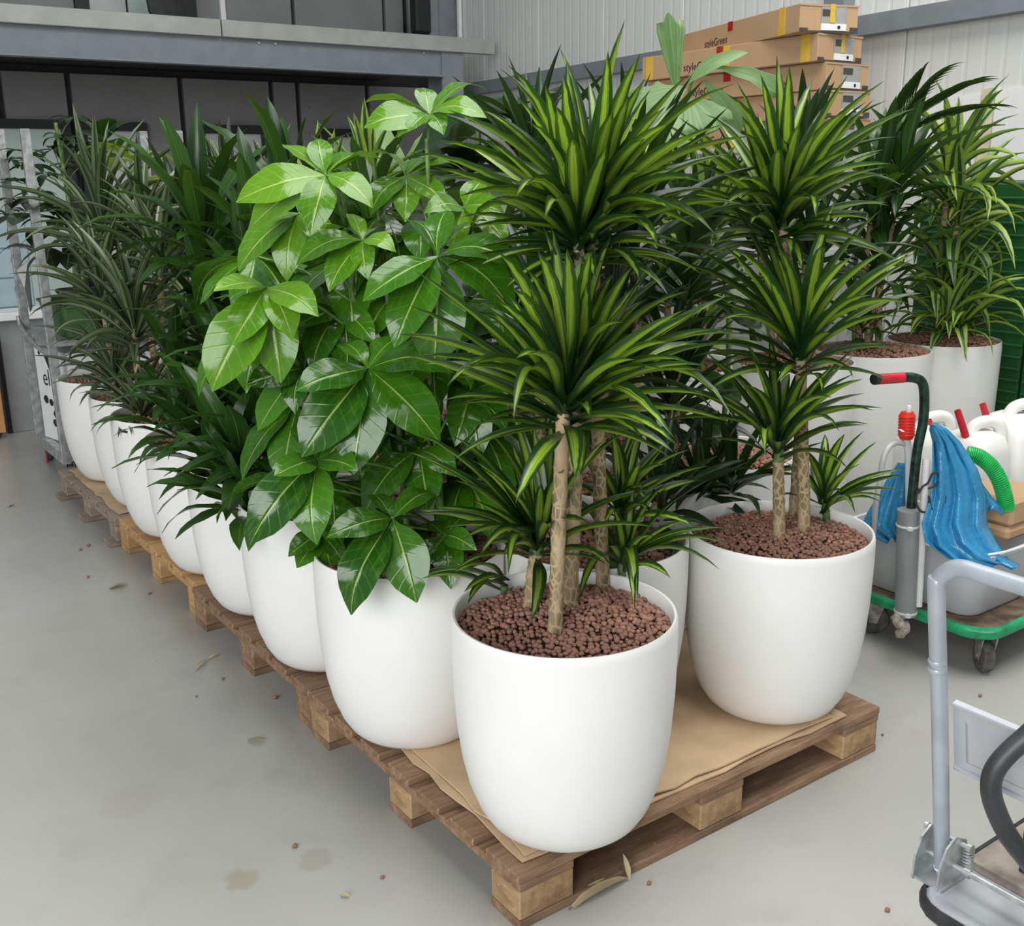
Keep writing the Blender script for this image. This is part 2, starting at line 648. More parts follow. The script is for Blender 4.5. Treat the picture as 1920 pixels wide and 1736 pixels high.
# mezzanine deck: soffit slab, beam with two bolts, bright edge channel, column
rot = math.radians(0)
mz = struct(part('mezzanine_deck', MB().box((-6, 9.22, 2.50), (5.745, 10.9, 2.78)), M['black']))
part('edge_beam', MB().box((-6, 9.16, 2.445), (5.74, 9.215, 2.67)).box((-6, 9.10, 2.435), (5.74, 9.215, 2.452)), M['blue_steel'], mz)
part('edge_channel', MB().box((-6, 9.10, 2.665), (3.55, 9.20, 2.80), .004), M['channel'], mz)
part('edge_channel', MB().box((3.56, 9.10, 2.665), (6.33, 9.20, 2.80), .004), M['channel'], mz)
for bx in (3.9, 4.05, 5.55):
    part('bolt', MB().lathe([(.012, 0), (.012, .012), (.004, .016), (0, .016)], 8, (bx, 9.16, 2.64), (0, -1, 0)), M['steel'], mz, smooth=40)
col = struct(part('trim_1', MB().box((5.74, 9.14, 0), (5.98, 9.16, 2.665)).box((5.74, 9.38, 0), (5.98, 9.40, 2.665)).box((5.85, 9.16, 0), (5.87, 9.38, 2.665)), M['blue_steel']))

# upper storey wall with glazing
UY = 10.6
uw = struct(part('wall_upper', MB().box((-6, UY + .05, 2.79), (7.1, UY + .2, 4.6)), M['black']))
for x0, x1 in ((-6, 2.78), (3.90, 4.13), (4.18, 4.885), (4.925, 5.93), (5.97, 6.18), (6.25, 7.1)):
    part('wall_panel', MB().box((x0, UY, 2.80), (x1, UY + .055, 4.6), .005), M['panel_up'], uw)
part('mullion', MB().box((4.13, UY - .04, 2.80), (4.18, UY + .02, 4.6)), M['white'], uw)
u2 = struct(part('window_2', MB().box((2.90, UY - .03, 2.80), (3.23, UY, 4.6)), M['lightgrey']))
part('window_pane', MB().box((3.25, UY - .03, 2.80), (3.60, UY, 4.6)), M['daypane'], u2)
part('window_pane', MB().box((3.61, UY - .03, 2.80), (3.71, UY, 4.6)), M['white'], u2)
part('window_frame', MB().box((2.78, UY - .05, 2.80), (2.90, UY + .01, 4.6)).box((3.72, UY - .05, 2.80), (3.89, UY + .01, 4.6)), M['black'], u2)
# steel post and conduit beside it on the upper floor
struct(part('trim_2', MB().box((6.20, 10.1, 2.80), (6.31, 10.2, 4.6)).box((6.31, 10.14, 2.80), (6.56, 10.16, 4.6)), M['blue_steel']))
struct(part('trim_3', MB().box((6.50, 10.0, 2.80), (6.54, 10.03, 4.6)).box((6.93, 10.2, 0), (6.95, 10.22, 4.6)), M['pvc']))
tag(part('wall_device', MB().box((6.02, 10.05, 2.95), (6.20, 10.2, 3.3), .02), M['soot']), 'small black device housing beside the upper steel post', 'equipment')  # plain black box for a dark device of unknown use
# swivel chair behind the balcony edge
cx = 3.42
ch = thing('swivel_chair', 'black swivel chair behind the balcony edge upstairs', 'chair', (cx, 10.2, 2.80))
secs = []
for z, wd in ((2.88, .24), (2.95, .33), (3.1, .36), (3.3, .33), (3.4, .2)):
    secs.append([Vector((cx - wd / 2, 9.98, z)), Vector((cx, 9.95, z)), Vector((cx + wd / 2, 9.98, z)), Vector((cx + wd / 2, 10.03, z)), Vector((cx, 10.01, z)), Vector((cx - wd / 2, 10.03, z))])
part('backrest', MB().loft(secs), M['chair'], ch, smooth=60)
part('seat', MB().box((cx - .2, 10.0, 2.84), (cx + .2, 10.4, 2.90), .02), M['chair'], ch)
part('pedestal', MB().tube([(cx, 10.2, 2.80), (cx, 10.2, 2.85)], .03), M['steel'], ch)

# right-hand hall wall: white sandwich panels, slightly turned
W0, W1 = Vector((6.62, 10.6, 0)), Vector((5.62, 1.4, 0))
wd = (W1 - W0).normalized()
wl = (W1 - W0).length
wang = math.atan2(wd.y, wd.x) + PI / 2
WM = Matrix.Translation(W0) @ Matrix.Rotation(wang, 4, 'Z')    # local -Y runs along the wall towards the viewer, +X is outside
wr = MB().box((.03, -wl, 0), (.18, 0, 5.0), 0, WM)
wr = struct(part('wall_right', wr, M['steel']))
k, y = 0, 0
while y < wl - .1:
    e = min(y + 1.08, wl)
    me = MB().box((0, -(e - y) + .008, 0), (.05, -.006, 5.0), .004).mesh('wall_panel')
    me.materials.append(M['wall'])
    link('wall_panel', me, wr, M=WM @ Matrix.Translation((0, -y, 0)))
    y = e
# horizontal steel rail with upper lip
rl = struct(part('trim_4', MB().box((-.10, -wl, 2.33), (-.002, -.35, 2.345), 0, WM).box((-.10, -wl, 2.345), (-.085, -.35, 2.43), 0, WM)
                 .box((-.10, -wl, 2.43), (-.002, -.35, 2.445), 0, WM), M['blue_steel']))
struct(part('trim_5', MB().box((-.10, -6.05, 2.446), (-.002, -5.88, 5.0), 0, WM), M['blue_steel']))
# paper notices on the wall
for k, (y0, y1, z0, z1, lb) in enumerate(((-7.05, -6.45, 1.50, 1.93, 'large white paper sheet on the wall, left of the tape strip'),
                                          (-8.0, -7.15, 1.46, 1.95, 'large white paper sheet on the wall at the right edge'))):
    tag(part('paper_sheet', MB().box((-.012, y0, z0), (-.003, y1, z1), 0, WM), M['paper']), lb, 'paper', 'paper sheets on the white wall')
tag(part('tape_strip', MB().box((-.010, -7.14, 1.40), (-.003, -7.06, 1.96), 0, WM), plain('beige_tape', (.70, .62, .45), .6)), 'beige vertical tape strip between the two paper sheets', 'tape')

# ------------------------------------------------------------------ pallets
PZ = .133


def pallet(x0, y0, lx, ly, label, wood, block, boards=7, foot=0.0):
    t = thing('wooden_pallet', label, 'pallet', (x0 + lx / 2, y0 + ly / 2, 0), 'pallets under the planters')
    jit = lambda a: R.uniform(-a, a)
    bw = .098
    wide = [.12] + [bw] * (boards - 2) + [.12]
    gap = (ly - sum(wide)) / (boards - 1)
    y = y0
    for w_ in wide:
        part('deck_board', MB().box((x0 + jit(.004), y, PZ - .021), (x0 + lx + jit(.004), y + w_, PZ + jit(.001)), .002), wood, t, (x0, y, PZ))
        y += w_ + gap
    for cx in (x0 + .075, x0 + lx / 2, x0 + lx - .075):
        part('stringer_board', MB().box((cx - .072, y0 + .002, PZ - .042), (cx + .072, y0 + ly - .002, PZ - .0215), .002), wood, t, (cx, y0, PZ))
        for cy in (y0 + .055, y0 + ly / 2, y0 + ly - .055):
            part('block', MB().box((cx - .072, cy - .052, .0215), (cx + .072, cy + .052, PZ - .0425), .003), block, t, (cx, cy, 0))
    for cy in (y0 + .055, y0 + ly / 2, y0 + ly - .055):
        part('bottom_board', MB().box((x0 - foot + .002, cy - .053, 0), (x0 + lx - .002, cy + .053, .021), .002), wood, t, (x0, cy, 0))
    return t


pallet(1.084, 1.516, 1.2, 1.0, 'weathered brown pallet nearest the viewer under a cardboard sheet', M['wood'], M['wood_block'])
pallet(1.094, 2.530, 1.2, .96, 'weathered brown pallet, second in the row from the front', M['wood'], M['wood'])
pallet(1.112, 3.502, 1.2, .955, 'fresh yellowish pallet, third in the row from the front', M['wood_pale'], M['wood_pale'])
pallet(1.10, 4.472, 1.2, .96, 'greyish pallet at the far end of the row', M['wood_grey'], M['wood_grey'], 7, .03)


def sheet(name, pts, z, label, seed, th=.004, warp=.003, n=14):
    """crumpled cardboard sheet: rectangular grid over four corner points"""
    r = random.Random(seed)
    p00, p10, p11, p01 = [Vector((x, y, 0)) for x, y in pts]
    top = []
    for j in range(n + 1):
        for i in range(n + 1):
            u, v = i / n, j / n
            p = p00 * (1 - u) * (1 - v) + p10 * u * (1 - v) + p11 * u * v + p01 * (1 - u) * v
            e = i in (0, n) or j in (0, n)
            p.x += r.uniform(-.007, .007) * e
            p.y += r.uniform(-.005, .005) * e
            top.append((p.x, p.y, z + th + (abs(r.gauss(0, warp)) if e else 0)))
    k = (n + 1) ** 2
    v = top + [(x, y, zz - th) for x, y, zz in top]
    f = []
    for j in range(n):
        for i in range(n):
            q = j * (n + 1) + i
            f.append((q, q + 1, q + n + 2, q + n + 1))
            f.append((q + k, q + k + n + 1, q + k + n + 2, q + k + 1))
    ring = [i for i in range(n + 1)] + [j * (n + 1) + n for j in range(1, n + 1)] + [n * (n + 1) + i for i in range(n - 1, -1, -1)] + [j * (n + 1) for j in range(n - 1, 0, -1)]
    for a, b_ in zip(ring, ring[1:] + ring[:1]):
        f.append((a, a + k, b_ + k, b_))
    return tag(part(name, MB().add(v, f), M['sheet'], None, (pts[0][0], pts[0][1], z)), label, 'cardboard', 'cardboard sheets on the pallets')


sheet('cardboard_sheet', ((1.118, 1.545), (2.16, 1.535), (2.24, 2.50), (1.145, 2.49)), PZ + .001, 'lowest cardboard sheet on the front pallet, its corner showing', 3)
sheet('cardboard_sheet', ((1.130, 1.556), (2.12, 1.546), (2.22, 2.48), (1.165, 2.47)), PZ + .0075, 'topmost cardboard sheet under the two front planters', 4, .004, .004)
sheet('cardboard_sheet', ((1.128, 4.49), (2.2, 4.50), (2.2, 5.40), (1.14, 5.36)), PZ + .001, 'cardboard sheet on the far greyish pallet', 5)
POTZ = PZ + .013

# ------------------------------------------------------------------ leaves


def sm(a, b_, x):
    t = max(0, min(1, (x - a) / (b_ - a)))
    return t * t * (3 - 2 * t)


def pr_strap(v):
    return (.38 + .62 * sm(0, .42, v)) * (1 if v < .42 else max(.0, 1 - ((v - .42) / .58) ** 2.0) ** .9)


def pr_broad(v):
    return (.30 + .70 * sm(0, .40, v)) * (1 if v < .40 else max(.0, 1 - ((v - .40) / .60) ** 2.4) ** .85)


def pr_ovate(v):
    if v < .07:
        return .03
    t = (v - .07) / .93
    w = math.sin(PI * min(1, t ** .92)) ** .72
    return max(.02, w * (1 if t < .86 else 1 - .55 * ((t - .86) / .14)))


def pr_oval(v):
    return max(.02, math.sin(PI * v) ** .55)


def pr_fish(v):
    return .06 + .94 * v ** .8 * (1 if v < .82 else 1 - .5 * (v - .82) / .18)


SH = dict(strap=(pr_strap, 8, 2, .05, 0), broad=(pr_broad, 9, 4, .035, .010), ovate=(pr_ovate, 10, 4, .04, .012),
          oval=(pr_oval, 7, 4, .04, 0), fish=(pr_fish, 8, 6, .02, .02))
SAGS = (.03, .08, .13, .19, .26)
LM = {}


def leaf_meshes(shape, mat):
    key = (shape, mat)
    if key in LM:
        return LM[key]
    prof, nl, na, fold, wave = SH[shape]
    out = []
    for si, sag in enumerate(SAGS):
        for var in range(2):
            r = random.Random(si * 10 + var + 3)
            vs, fs, uv = [], [], []
            ph = r.uniform(0, 6)
            yb = r.uniform(-.06, .06)
            for i in range(nl + 1):
                v = i / nl
                w = prof(v)
                zc = sag * (4 * v * (1 - v) * (.55 + .9 * v)) if var else sag * 4 * v * (1 - v)
                yc = yb * math.sin(PI * v) * 1.2
                for j in range(na + 1):
                    s = j / na * 2 - 1
                    z = zc + fold * abs(s) * w * (1 - .3 * v) + wave * math.sin(v * 17 + ph + (s > 0)) * abs(s)
                    x = v
                    if shape == 'fish' and i == nl:
                        x = v - .10 * abs(s) ** 1.2 - r.uniform(0, .07)
                    vs.append((x, s * w * .5 + yc, z))
                    uv.append((j / na, v))
            for i in range(nl):
                for j in range(na):
                    q = i * (na + 1) + j
                    fs.append((q, q + 1, q + na + 2, q + na + 1))
            me = bpy.data.meshes.new('leaf_' + shape)
            me.from_pydata(vs, [], fs)
            ul = me.uv_layers.new(name='UVMap')
            idx = [0] * len(me.loops)
            me.loops.foreach_get('vertex_index', idx)
            ul.data.foreach_set('uv', [c for i in idx for c in uv[i]])
            me.polygons.foreach_set('use_smooth', [True] * len(me.polygons))
            me.materials.append(M[mat])
            me.update()
            out.append(me)
    LM[key] = out
    return out


def leaf(parent, shape, mat, B, T, width, sag=None, twist=0.0, name='leaf', rng=R, up=None):
    ms = leaf_meshes(shape, mat)
    k = rng.randrange(len(SAGS)) if sag is None else min(range(len(SAGS)), key=lambda i: abs(SAGS[i] - sag))
    me = ms[k * 2 + rng.randrange(2)]
    X = T - B
    L = X.length
    X = X / L
    u = up if up is not None else Vector((0, 0, 1))
    if abs(X.dot(u)) > .985:
        u = Vector((-SA, -CA, .2))
    Z = (u - X * u.dot(X)).normalized()
    Y = Z.cross(X)
    m = Matrix((X, Y, Z)).transposed()
    if twist:
        m = m @ Matrix.Rotation(twist, 3, 'X')
    m = m.to_4x4() @ Matrix.Diagonal((L, width, L, 1))
    m.translation = B
    return link(name, me, parent, M=m)


def rosette(parent, shape, mat, crown, n, L, width, e0=84, e1=-18, span=.09, rng=R, az0=None, droop=.06, axis=None):
    a0 = rng.uniform(0, 6.28) if az0 is None else az0
    for i in range(n):
        t = (i + .5) / n
        az = a0 + i * 2.39996 + rng.uniform(-.25, .25)
        el = math.radians(e0 + (e1 - e0) * t ** .85 + rng.uniform(-9, 9))
        l = L * (.72 + .38 * math.sin(PI * min(1, .25 + t * .75))) * rng.uniform(.72, 1.22)
        B = crown - Vector((0, 0, span * t)) + Vector((math.cos(az), math.sin(az), 0)) * .008
        d = Vector((math.cos(az) * math.cos(el), math.sin(az) * math.cos(el), math.sin(el)))
        leaf(parent, shape, mat, B, B + d * l, width * rng.uniform(.82, 1.12), droop * (.4 + 1.5 * t), rng.uniform(-.3, .3), rng=rng)


def leaf_px(parent, shape, mat, B, tip, L, width, side, sag=.1, rng=R):
    r = ray(*tip).normalized()
    q = B - O3
    bq = r.dot(q)
    disc = bq * bq - (q.length_squared - L * L)
    t = bq + side * math.sqrt(disc) if disc > 0 else bq
    return leaf(parent, shape, mat, B, O3 + r * t, width, sag, rng.uniform(-.25, .25), rng=rng)


# ------------------------------------------------------------------ planters and granules
ICO = None


def ico():
    p = (1 + 5 ** .5) / 2
    v = [Vector(q).normalized() for q in ((-1, p, 0), (1, p, 0), (-1, -p, 0), (1, -p, 0), (0, -1, p), (0, 1, p), (0, -1, -p), (0, 1, -p), (p, 0, -1), (p, 0, 1), (-p, 0, -1), (-p, 0, 1))]
    f = [(0, 11, 5), (0, 5, 1), (0, 1, 7), (0, 7, 10), (0, 10, 11), (1, 5, 9), (5, 11, 4), (11, 10, 2), (10, 7, 6), (7, 1, 8), (3, 9, 4), (3, 4, 2), (3, 2, 6), (3, 6, 8), (3, 8, 9), (4, 9, 5), (2, 4, 11), (6, 2, 10), (8, 6, 7), (9, 8, 1)]
    return v, f


IV, IF = ico()
PEB = []
for k in range(6):
    r = random.Random(k)
    sx = Vector((r.uniform(.8, 1.15), r.uniform(.8, 1.15), r.uniform(.65, .95)))
    me = MB().add([Vector((p.x * sx.x, p.y * sx.y, p.z * sx.z)) * r.uniform(.85, 1.15) for p in IV], IF).mesh('granule', (0, 0, 0), 180)
    me.materials.append(M['pebble'])
    PEB.append(me)


def granules(rad, dome, step, rng):
    out = []
    n = int(rad / step) + 1
    for j in range(-n, n + 1):
        for i in range(-n, n + 1):
            x = (i + .5 * (j % 2)) * step + rng.uniform(-.3, .3) * step
            y = j * step * .866 + rng.uniform(-.3, .3) * step
            q = math.hypot(x, y)
            if q < rad:
                out.append((x, y, dome * (1 - (q / rad) ** 2) + rng.uniform(-.25, .3) * step, step * rng.uniform(.36, .72), rng.randrange(6), rng.uniform(0, 6.28)))
    return out


def granule_mesh(lst):
    mb = MB()
    for x, y, z, s, k, a in lst:
        rm = Matrix.Rotation(a, 3, 'Z')
        mb.add([rm @ Vector(v.co) * s + Vector((x, y, z)) for v in PEB[k].vertices], IF)
    me = mb.mesh('clay_granules', (0, 0, 0), 180)
    me.materials.append(M['pebble'])
    return me


BED = granule_mesh(granules(.222, .028, .0165, random.Random(5)))
PROF = ((.60, 0), (.655, .006), (.72, .035), (.80, .10), (.875, .20), (.93, .32), (.97, .47), (.992, .63), (1.0, .80), (1.0, .96), (.998, .985), (.985, 1.0), (.965, .998), (.952, .985), (.945, .955), (.935, .80), (.90, .6))
TALL = ((.93, 0), (.95, .005), (.965, .03), (.975, .2), (.985, .5), (1.0, .97), (.99, 1.0), (.965, 1.0), (.955, .985), (.95, .9), (.95, .8))


def planter_mesh(D, h, prof):
    me = MB().lathe([(r * D / 2, z * h) for r, z in prof] + [(0, prof[-1][1] * h)], 64).mesh('planter', (0, 0, 0), 40)
    me.materials.append(M['pot'])
    return me


POT_ME = planter_mesh(.48, .485, PROF)
TALL_ME = planter_mesh(.48, .80, TALL)
BASE_ME = MB().lathe([(.226, 0), (.2, .010), (.1, .024), (0, .028)], 40).mesh('granule_base', (0, 0, 0), 60)
BASE_ME.materials.append(M['soil'])


def potted(kind, X, Y, label, cat, tall=False, fine=False, z0=None, group='potted plants on the pallets'):
    z0 = (0.0 if tall else POTZ) if z0 is None else z0
    t = thing(kind, label, cat, (X, Y, z0), group)
    link('planter', TALL_ME if tall else POT_ME, t, (X, Y, z0))
    h = .80 if tall else .485
    sz = z0 + h - (.012 if tall else .034)
    link('granule_base', BASE_ME, t, (X, Y, sz - .012))
    if fine:
        g = granules(.226, .028, .0128, random.Random(int(X * 100)))
        g.sort(key=lambda q: q[0] * SA + q[1] * CA)
        for x, y, z, s, k, a in g[:300]:
            link('granule', PEB[k], t, M=Matrix.Translation((X + x, Y + y, sz + z)) @ Matrix.Rotation(a, 4, 'Z') @ Matrix.Scale(s, 4))
        o = link('clay_granules', granule_mesh(g[300:]), t, (X, Y, sz))
    else:
        o = link('clay_granules', BED, t, M=Matrix.Translation((X, Y, sz)) @ Matrix.Rotation(X * 31 + Y * 17, 4, 'Z'))
    o['kind'] = 'stuff'
    t['soil'] = sz + .02
    return t


def cane(t, base, top, r0=.017, r1=.013, bend=.012, rng=R, green=.84, mat='bark'):
    base, top = Vector(base), Vector(top)
    mid = (base + top) / 2 + Vector((rng.uniform(-1, 1), rng.uniform(-1, 1), 0)) * bend
    pts = smooth_path([base, mid, top], 12)
    n = len(pts)
    mb = MB()
    rad = [r0 + (r1 - r0) * i / (n - 1) for i in range(n)]
    rad = [q * (1.07 if i % 2 else .97) for i, q in enumerate(rad)]
    mb.tube(pts, rad, 10)
    for fi in range(len(mb.f)):
        mb.mi[fi] = 1 if fi > green * (n - 1) * 10 else 0
    return part('cane', mb, [M[mat], M['greencane']], t, base, 60)


def dracaena(t, spec, shape, mat, seed, droop=.06):
    """spec: (base offset x,y | None, crown px, crown py, leaves, length, width[, low elev, high elev])"""
    rng = random.Random(seed)
    bx, by, bz = WP[t.name]
    fy = ahead(bx, by)
    for i, s in enumerate(spec):
        off, px, py, n, L, w = s[:6]
        e1, e0 = (s[6:8] if len(s) > 7 else (-18, 84))
        cr = at(px, py, fy + (s[8] if len(s) > 8 else 0))
        if off is None:
            d = Vector((cr.x - bx, cr.y - by))
            d = d * min(1, .13 / max(d.length, 1e-4))
            base = Vector((bx + d.x, by + d.y, t['soil'] - .03))
        else:
            base = Vector((bx + off[0], by + off[1], t['soil'] - .03))
        if cr.z < base.z + .04:
            cr.z = base.z + .04
        c = cane(t, base, cr, .016, .011, .02, rng)
        rosette(c, shape, mat, cr, n, L, w, e0, e1, min(.13, (cr.z - base.z) * .6), rng, droop=droop)


# --- the front plant
A = potted('potted_dracaena', 1.291, 1.630, 'lime-striped cane dracaena in the white planter nearest the viewer', 'plant', fine=True)
fA = ahead(1.291, 1.63)
zs = A['soil'] - .03


def px_leaves(parent, crown, tips, L, w, mat='rikki', shape='strap', rng=R):
    for i, q in enumerate(tips):
        r = crown + Vector((rng.uniform(-.01, .01), rng.uniform(-.01, .01), rng.uniform(-.05, .01)))
        s = q[2] if len(q) > 2 else (1 if i % 2 else -1)
        leaf_px(parent, shape, mat, r, q[:2], L * rng.uniform(.95, 1.08), w * rng.uniform(.9, 1.1), s, q[3] if len(q) > 3 else .09, rng)


r1 = random.Random(11)
b1, b2, b3, b4 = atz(1040, 1212, zs), atz(1067, 1165, zs), atz(1131, 1112, zs), atz(993, 1165, zs)
d0 = lambda p: ahead(p.x, p.y)
k1 = cane(A, b1, at(1057, 745, d0(b1) - .01), .0158, .0135, .004, r1, .90)
k2 = cane(A, b2, at(1082, 740, d0(b2)), .0165, .0135, .004, r1, .90)
top1, top2 = at(1110, 395, d0(b3) + .01), at(1083, 415, d0(b3) - .03)
k3 = cane(A, b3, top1, .0165, .0125, .012, r1, .88)
k3b = cane(A, at(1112, 760, d0(b3) - .02), top2, .012, .012, .01, r1, .82)
k4 = cane(A, b4, at(1008, 1010, d0(b4)), .0185, .014, .006, r1, .80)
k5b = atz(1168, 1100, zs)
k5 = cane(A, k5b, at(1166, 1045, d0(k5b)), .010, .009, .004, r1, .1)
k6b = atz(1150, 1085, zs)
k6 = cane(A, k6b, at(1165, 950, d0(k6b) + .02), .011, .009, .01, r1, .1)
k7b = atz(945, 1125, zs)
k7 = cane(A, k7b, at(945, 1098, d0(k7b)), .010, .009, .002, r1, .1)
LW = .035
px_leaves(k3, top1, [(1140, 95), (1172, 36, -1, .05), (1201, 100), (1210, 157), (1249, 199), (1379, 156, -1), (1304, 250), (1413, 254, -1, .06), (1322, 343), (1311, 330, 1),
                     (1340, 438, -1, .13), (1308, 431), (1311, 413, 1), (1235, 463, -1, .08), (1102, 149, 1), (1293, 309), (1260, 230), (1180, 180, -1), (1150, 210), (1210, 260, -1), (1265, 395, -1, .08)], .37, LW, rng=r1)
px_leaves(k3b, top2, [(808, 266, -1, .06), (811, 313, -1, .05), (824, 329), (860, 368, -1), (865, 270), (904, 206), (951, 120, -1), (936, 127), (1022, 156), (1061, 116, 1),
                      (968, 370, -1, .13), (922, 382), (876, 466, 1, .3), (1022, 411, -1, .15), (985, 225, -1), (1000, 190), (1045, 200, -1), (920, 300), (1075, 260, -1)], .37, LW, rng=r1)
rosette(k3, 'strap', 'rikki', top1, 32, .29, LW, 66, -14, .10, r1)
rosette(k3b, 'strap', 'rikki', top2, 28, .29, LW, 66, -14, .10, r1)
mid1 = WP[k1.name] * 0 + at(1057, 738, d0(b1) - .01)
mid2 = at(1084, 735, d0(b2))
px_leaves(k1, mid1, [(763, 570, -1, .05), (742, 626), (742, 663, -1, .04), (836, 726, -1, .15), (857, 690), (963, 789, -1, .19), (967, 673, -1, .13), (889, 583), (933, 470), (983, 500, -1), (1008, 470), (1033, 423, 1), (1063, 466, -1), (880, 640), (925, 560), (960, 540, -1)], .36, LW, rng=r1)
px_leaves(k2, mid2, [(1169, 605, -1, .13), (1351, 617, -1, .08), (1398, 627), (1296, 681, -1), (1320, 695), (1265, 822, -1, .2), (1375, 783, -1, .18), (1147, 438), (1186, 499), (1254, 516), (1293, 545), (1283, 591, -1), (1110, 470, -1), (1215, 560), (1260, 640), (1240, 690, -1)], .36, LW, rng=r1)
rosette(k1, 'strap', 'rikki', mid1, 32, .29, LW, 70, -14, .08, r1)
rosette(k2, 'strap', 'rikki', mid2, 30, .29, LW, 70, -14, .08, r1)
c4 = at(1008, 1005, d0(b4))
px_leaves(k4, c4, [(779, 807, -1, .06), (762, 846), (810, 952, -1, .1), (846, 815), (918, 811), (951, 748), (998, 787, -1), (1034, 779), (900, 1042, -1, .13), (953, 1077, -1, .19), (850, 900), (880, 860, -1), (1060, 880), (1110, 985, -1, .15), (830, 990), (870, 1010, -1)], .27, .030, rng=r1)
rosette(k4, 'strap', 'rikki', c4, 24, .25, .030, 72, -10, .05, r1)
c5 = at(1166, 1045, d0(k5b))
px_leaves(k5, c5, [(1226, 1005), (1369, 1024, -1, .15), (1351, 1069, -1, .2), (1355, 989), (1190, 1140, -1, .25), (1085, 1128, -1, .28), (1196, 1120, -1, .3), (1110, 990), (1249, 905), (1180, 940), (1150, 950, -1), (1285, 1010)], .22, .028, rng=r1)
rosette(k5, 'strap', 'rikki', c5, 8, .18, .028, 75, 5, .02, r1)
c6 = at(1165, 945, d0(k6b) + .02)
px_leaves(k6, c6, [(1208, 915), (1210, 936, -1), (1216, 958), (1292, 893), (1296, 842), (1270, 820), (1230, 770), (1190, 790), (1140, 800), (1250, 870, -1)], .24, .028, rng=r1)
rosette(k6, 'strap', 'rikki', c6, 14, .22, .028, 75, 0, .04, r1)
c7 = at(945, 1096, d0(k7b))
px_leaves(k7, c7, [(740, 1104, -1, .15), (877, 1132, -1, .15), (790, 1085), (850, 1075, -1, .12), (870, 1110), (985, 1085)], .22, .030, rng=r1)

# --- right front plant
Bp = potted('potted_dracaena', 2.066, 1.714, 'lime-striped cane dracaena in the white planter at the right pallet corner', 'plant', fine=True)
r2 = random.Random(23)
zs = Bp['soil'] - .03
q1, q2, q3, q4 = atz(1462, 1032, zs), atz(1488, 985, zs), atz(1508, 1018, zs), atz(1550, 985, zs)
n1 = cane(Bp, q1, at(1459, 828, d0(q1) - .01), .0165, .013, .003, r2, .80)
n2t = at(1462, 395, d0(q2) - .03)
n2 = cane(Bp, q2, n2t, .0165, .012, .03, r2, .9)
n2bt = at(1474, 400, d0(q2) + .03)
n3t = at(1500, 640, d0(q3))
n3 = cane(Bp, q3, n3t, .017, .013, .006, r2, .88)
n4c = at(1545, 935, d0(q4))
n4 = cane(Bp, q4, n4c, .010, .009, .003, r2, .1)
px_leaves(n2, n2t, [(1381, 152, -1, .05), (1320, 213), (1362, 175), (1456, 103, -1, .04), (1480, 122), (1525, 147), (1591, 139, -1, .05), (1660, 150), (1586, 210, -1, .12), (1718, 202, -1, .06),
                    (1599, 280), (1657, 280), (1674, 307, -1), (1541, 332, -1), (1530, 408, -1, .15), (1352, 390, -1, .13), (1400, 250, -1), (1440, 200), (1500, 230, -1), (1420, 300), (1380, 340), (1460, 280, -1)], .36, LW, rng=r2)
rosette(n2, 'strap', 'rikki', n2t, 32, .30, LW, 68, -12, .09, r2)
rosette(n2, 'strap', 'rikki', n2bt, 24, .29, LW, 65, -5, .08, r2)
px_leaves(n3, n3t, [(1251, 490, -1, .06), (1295, 462), (1370, 465), (1420, 420), (1461, 465, -1), (1569, 371), (1655, 390), (1671, 465, -1), (1718, 473, -1, .06), (1638, 553, -1), (1707, 570), (1330, 560), (1600, 480), (1540, 460, -1), (1350, 600, -1)], .36, LW, rng=r2)
rosette(n3, 'strap', 'rikki', n3t, 34, .30, LW, 72, -10, .09, r2)
m1c = at(1459, 825, d0(q1) - .01)
px_leaves(n1, m1c, [(1325, 673), (1390, 634, 1), (1240, 724, -1, .08), (1240, 790, -1, .1), (1394, 721, -1), (1431, 707), (1519, 694, -1), (1602, 664, -1, .05), (1602, 700), (1622, 737), (1639, 770, -1), (1655, 765), (1574, 809, -1, .22), (1436, 857, -1, .2), (1420, 834, 1, .2), (1480, 700, 1), (1560, 745)], .30, .033, rng=r2)
rosette(n1, 'strap', 'rikki', m1c, 16, .28, .029, 75, 0, .05, r2)
px_leaves(n4, n4c, [(1620, 807), (1700, 890, -1, .06), (1697, 880), (1694, 920, -1, .12), (1659, 932, -1), (1604, 962, -1, .2), (1614, 869), (1547, 813), (1584, 813, -1), (1525, 860), (1505, 840)], .22, .028, rng=r2)
rosette(n4, 'strap', 'rikki', n4c, 8, .18, .026, 75, 0, .02, r2)

# --- umbrella plant, second in the row
E = potted('potted_umbrella_tree', 1.237, 2.186, 'glossy umbrella tree with big palmate leaves in the second planter of the left row', 'plant')
r3 = random.Random(31)
fE = ahead(1.237, 2.186)
STEMS = []
for (px0, px1, py1, dd) in ((645, 640, 330, .0), (725, 700, 300, .10), (795, 800, 260, .05), (805, 790, 560, -.04)):
    base = Vector((1.237, 2.186, E['soil'] - .03)) + Vector((CA, -SA, 0)) * ((px0 - 725) / 900)
    STEMS.append((base, at(px1, py1, fE + dd)))
stems = [part('stem', MB().tube(smooth_path([a_, (a_ + b_) / 2 + Vector((.01, .01, 0)), b_], 6), [.010 - .0004 * i for i in range(13)], 8), M['stem'], E, a_, 60) for a_, b_ in STEMS]
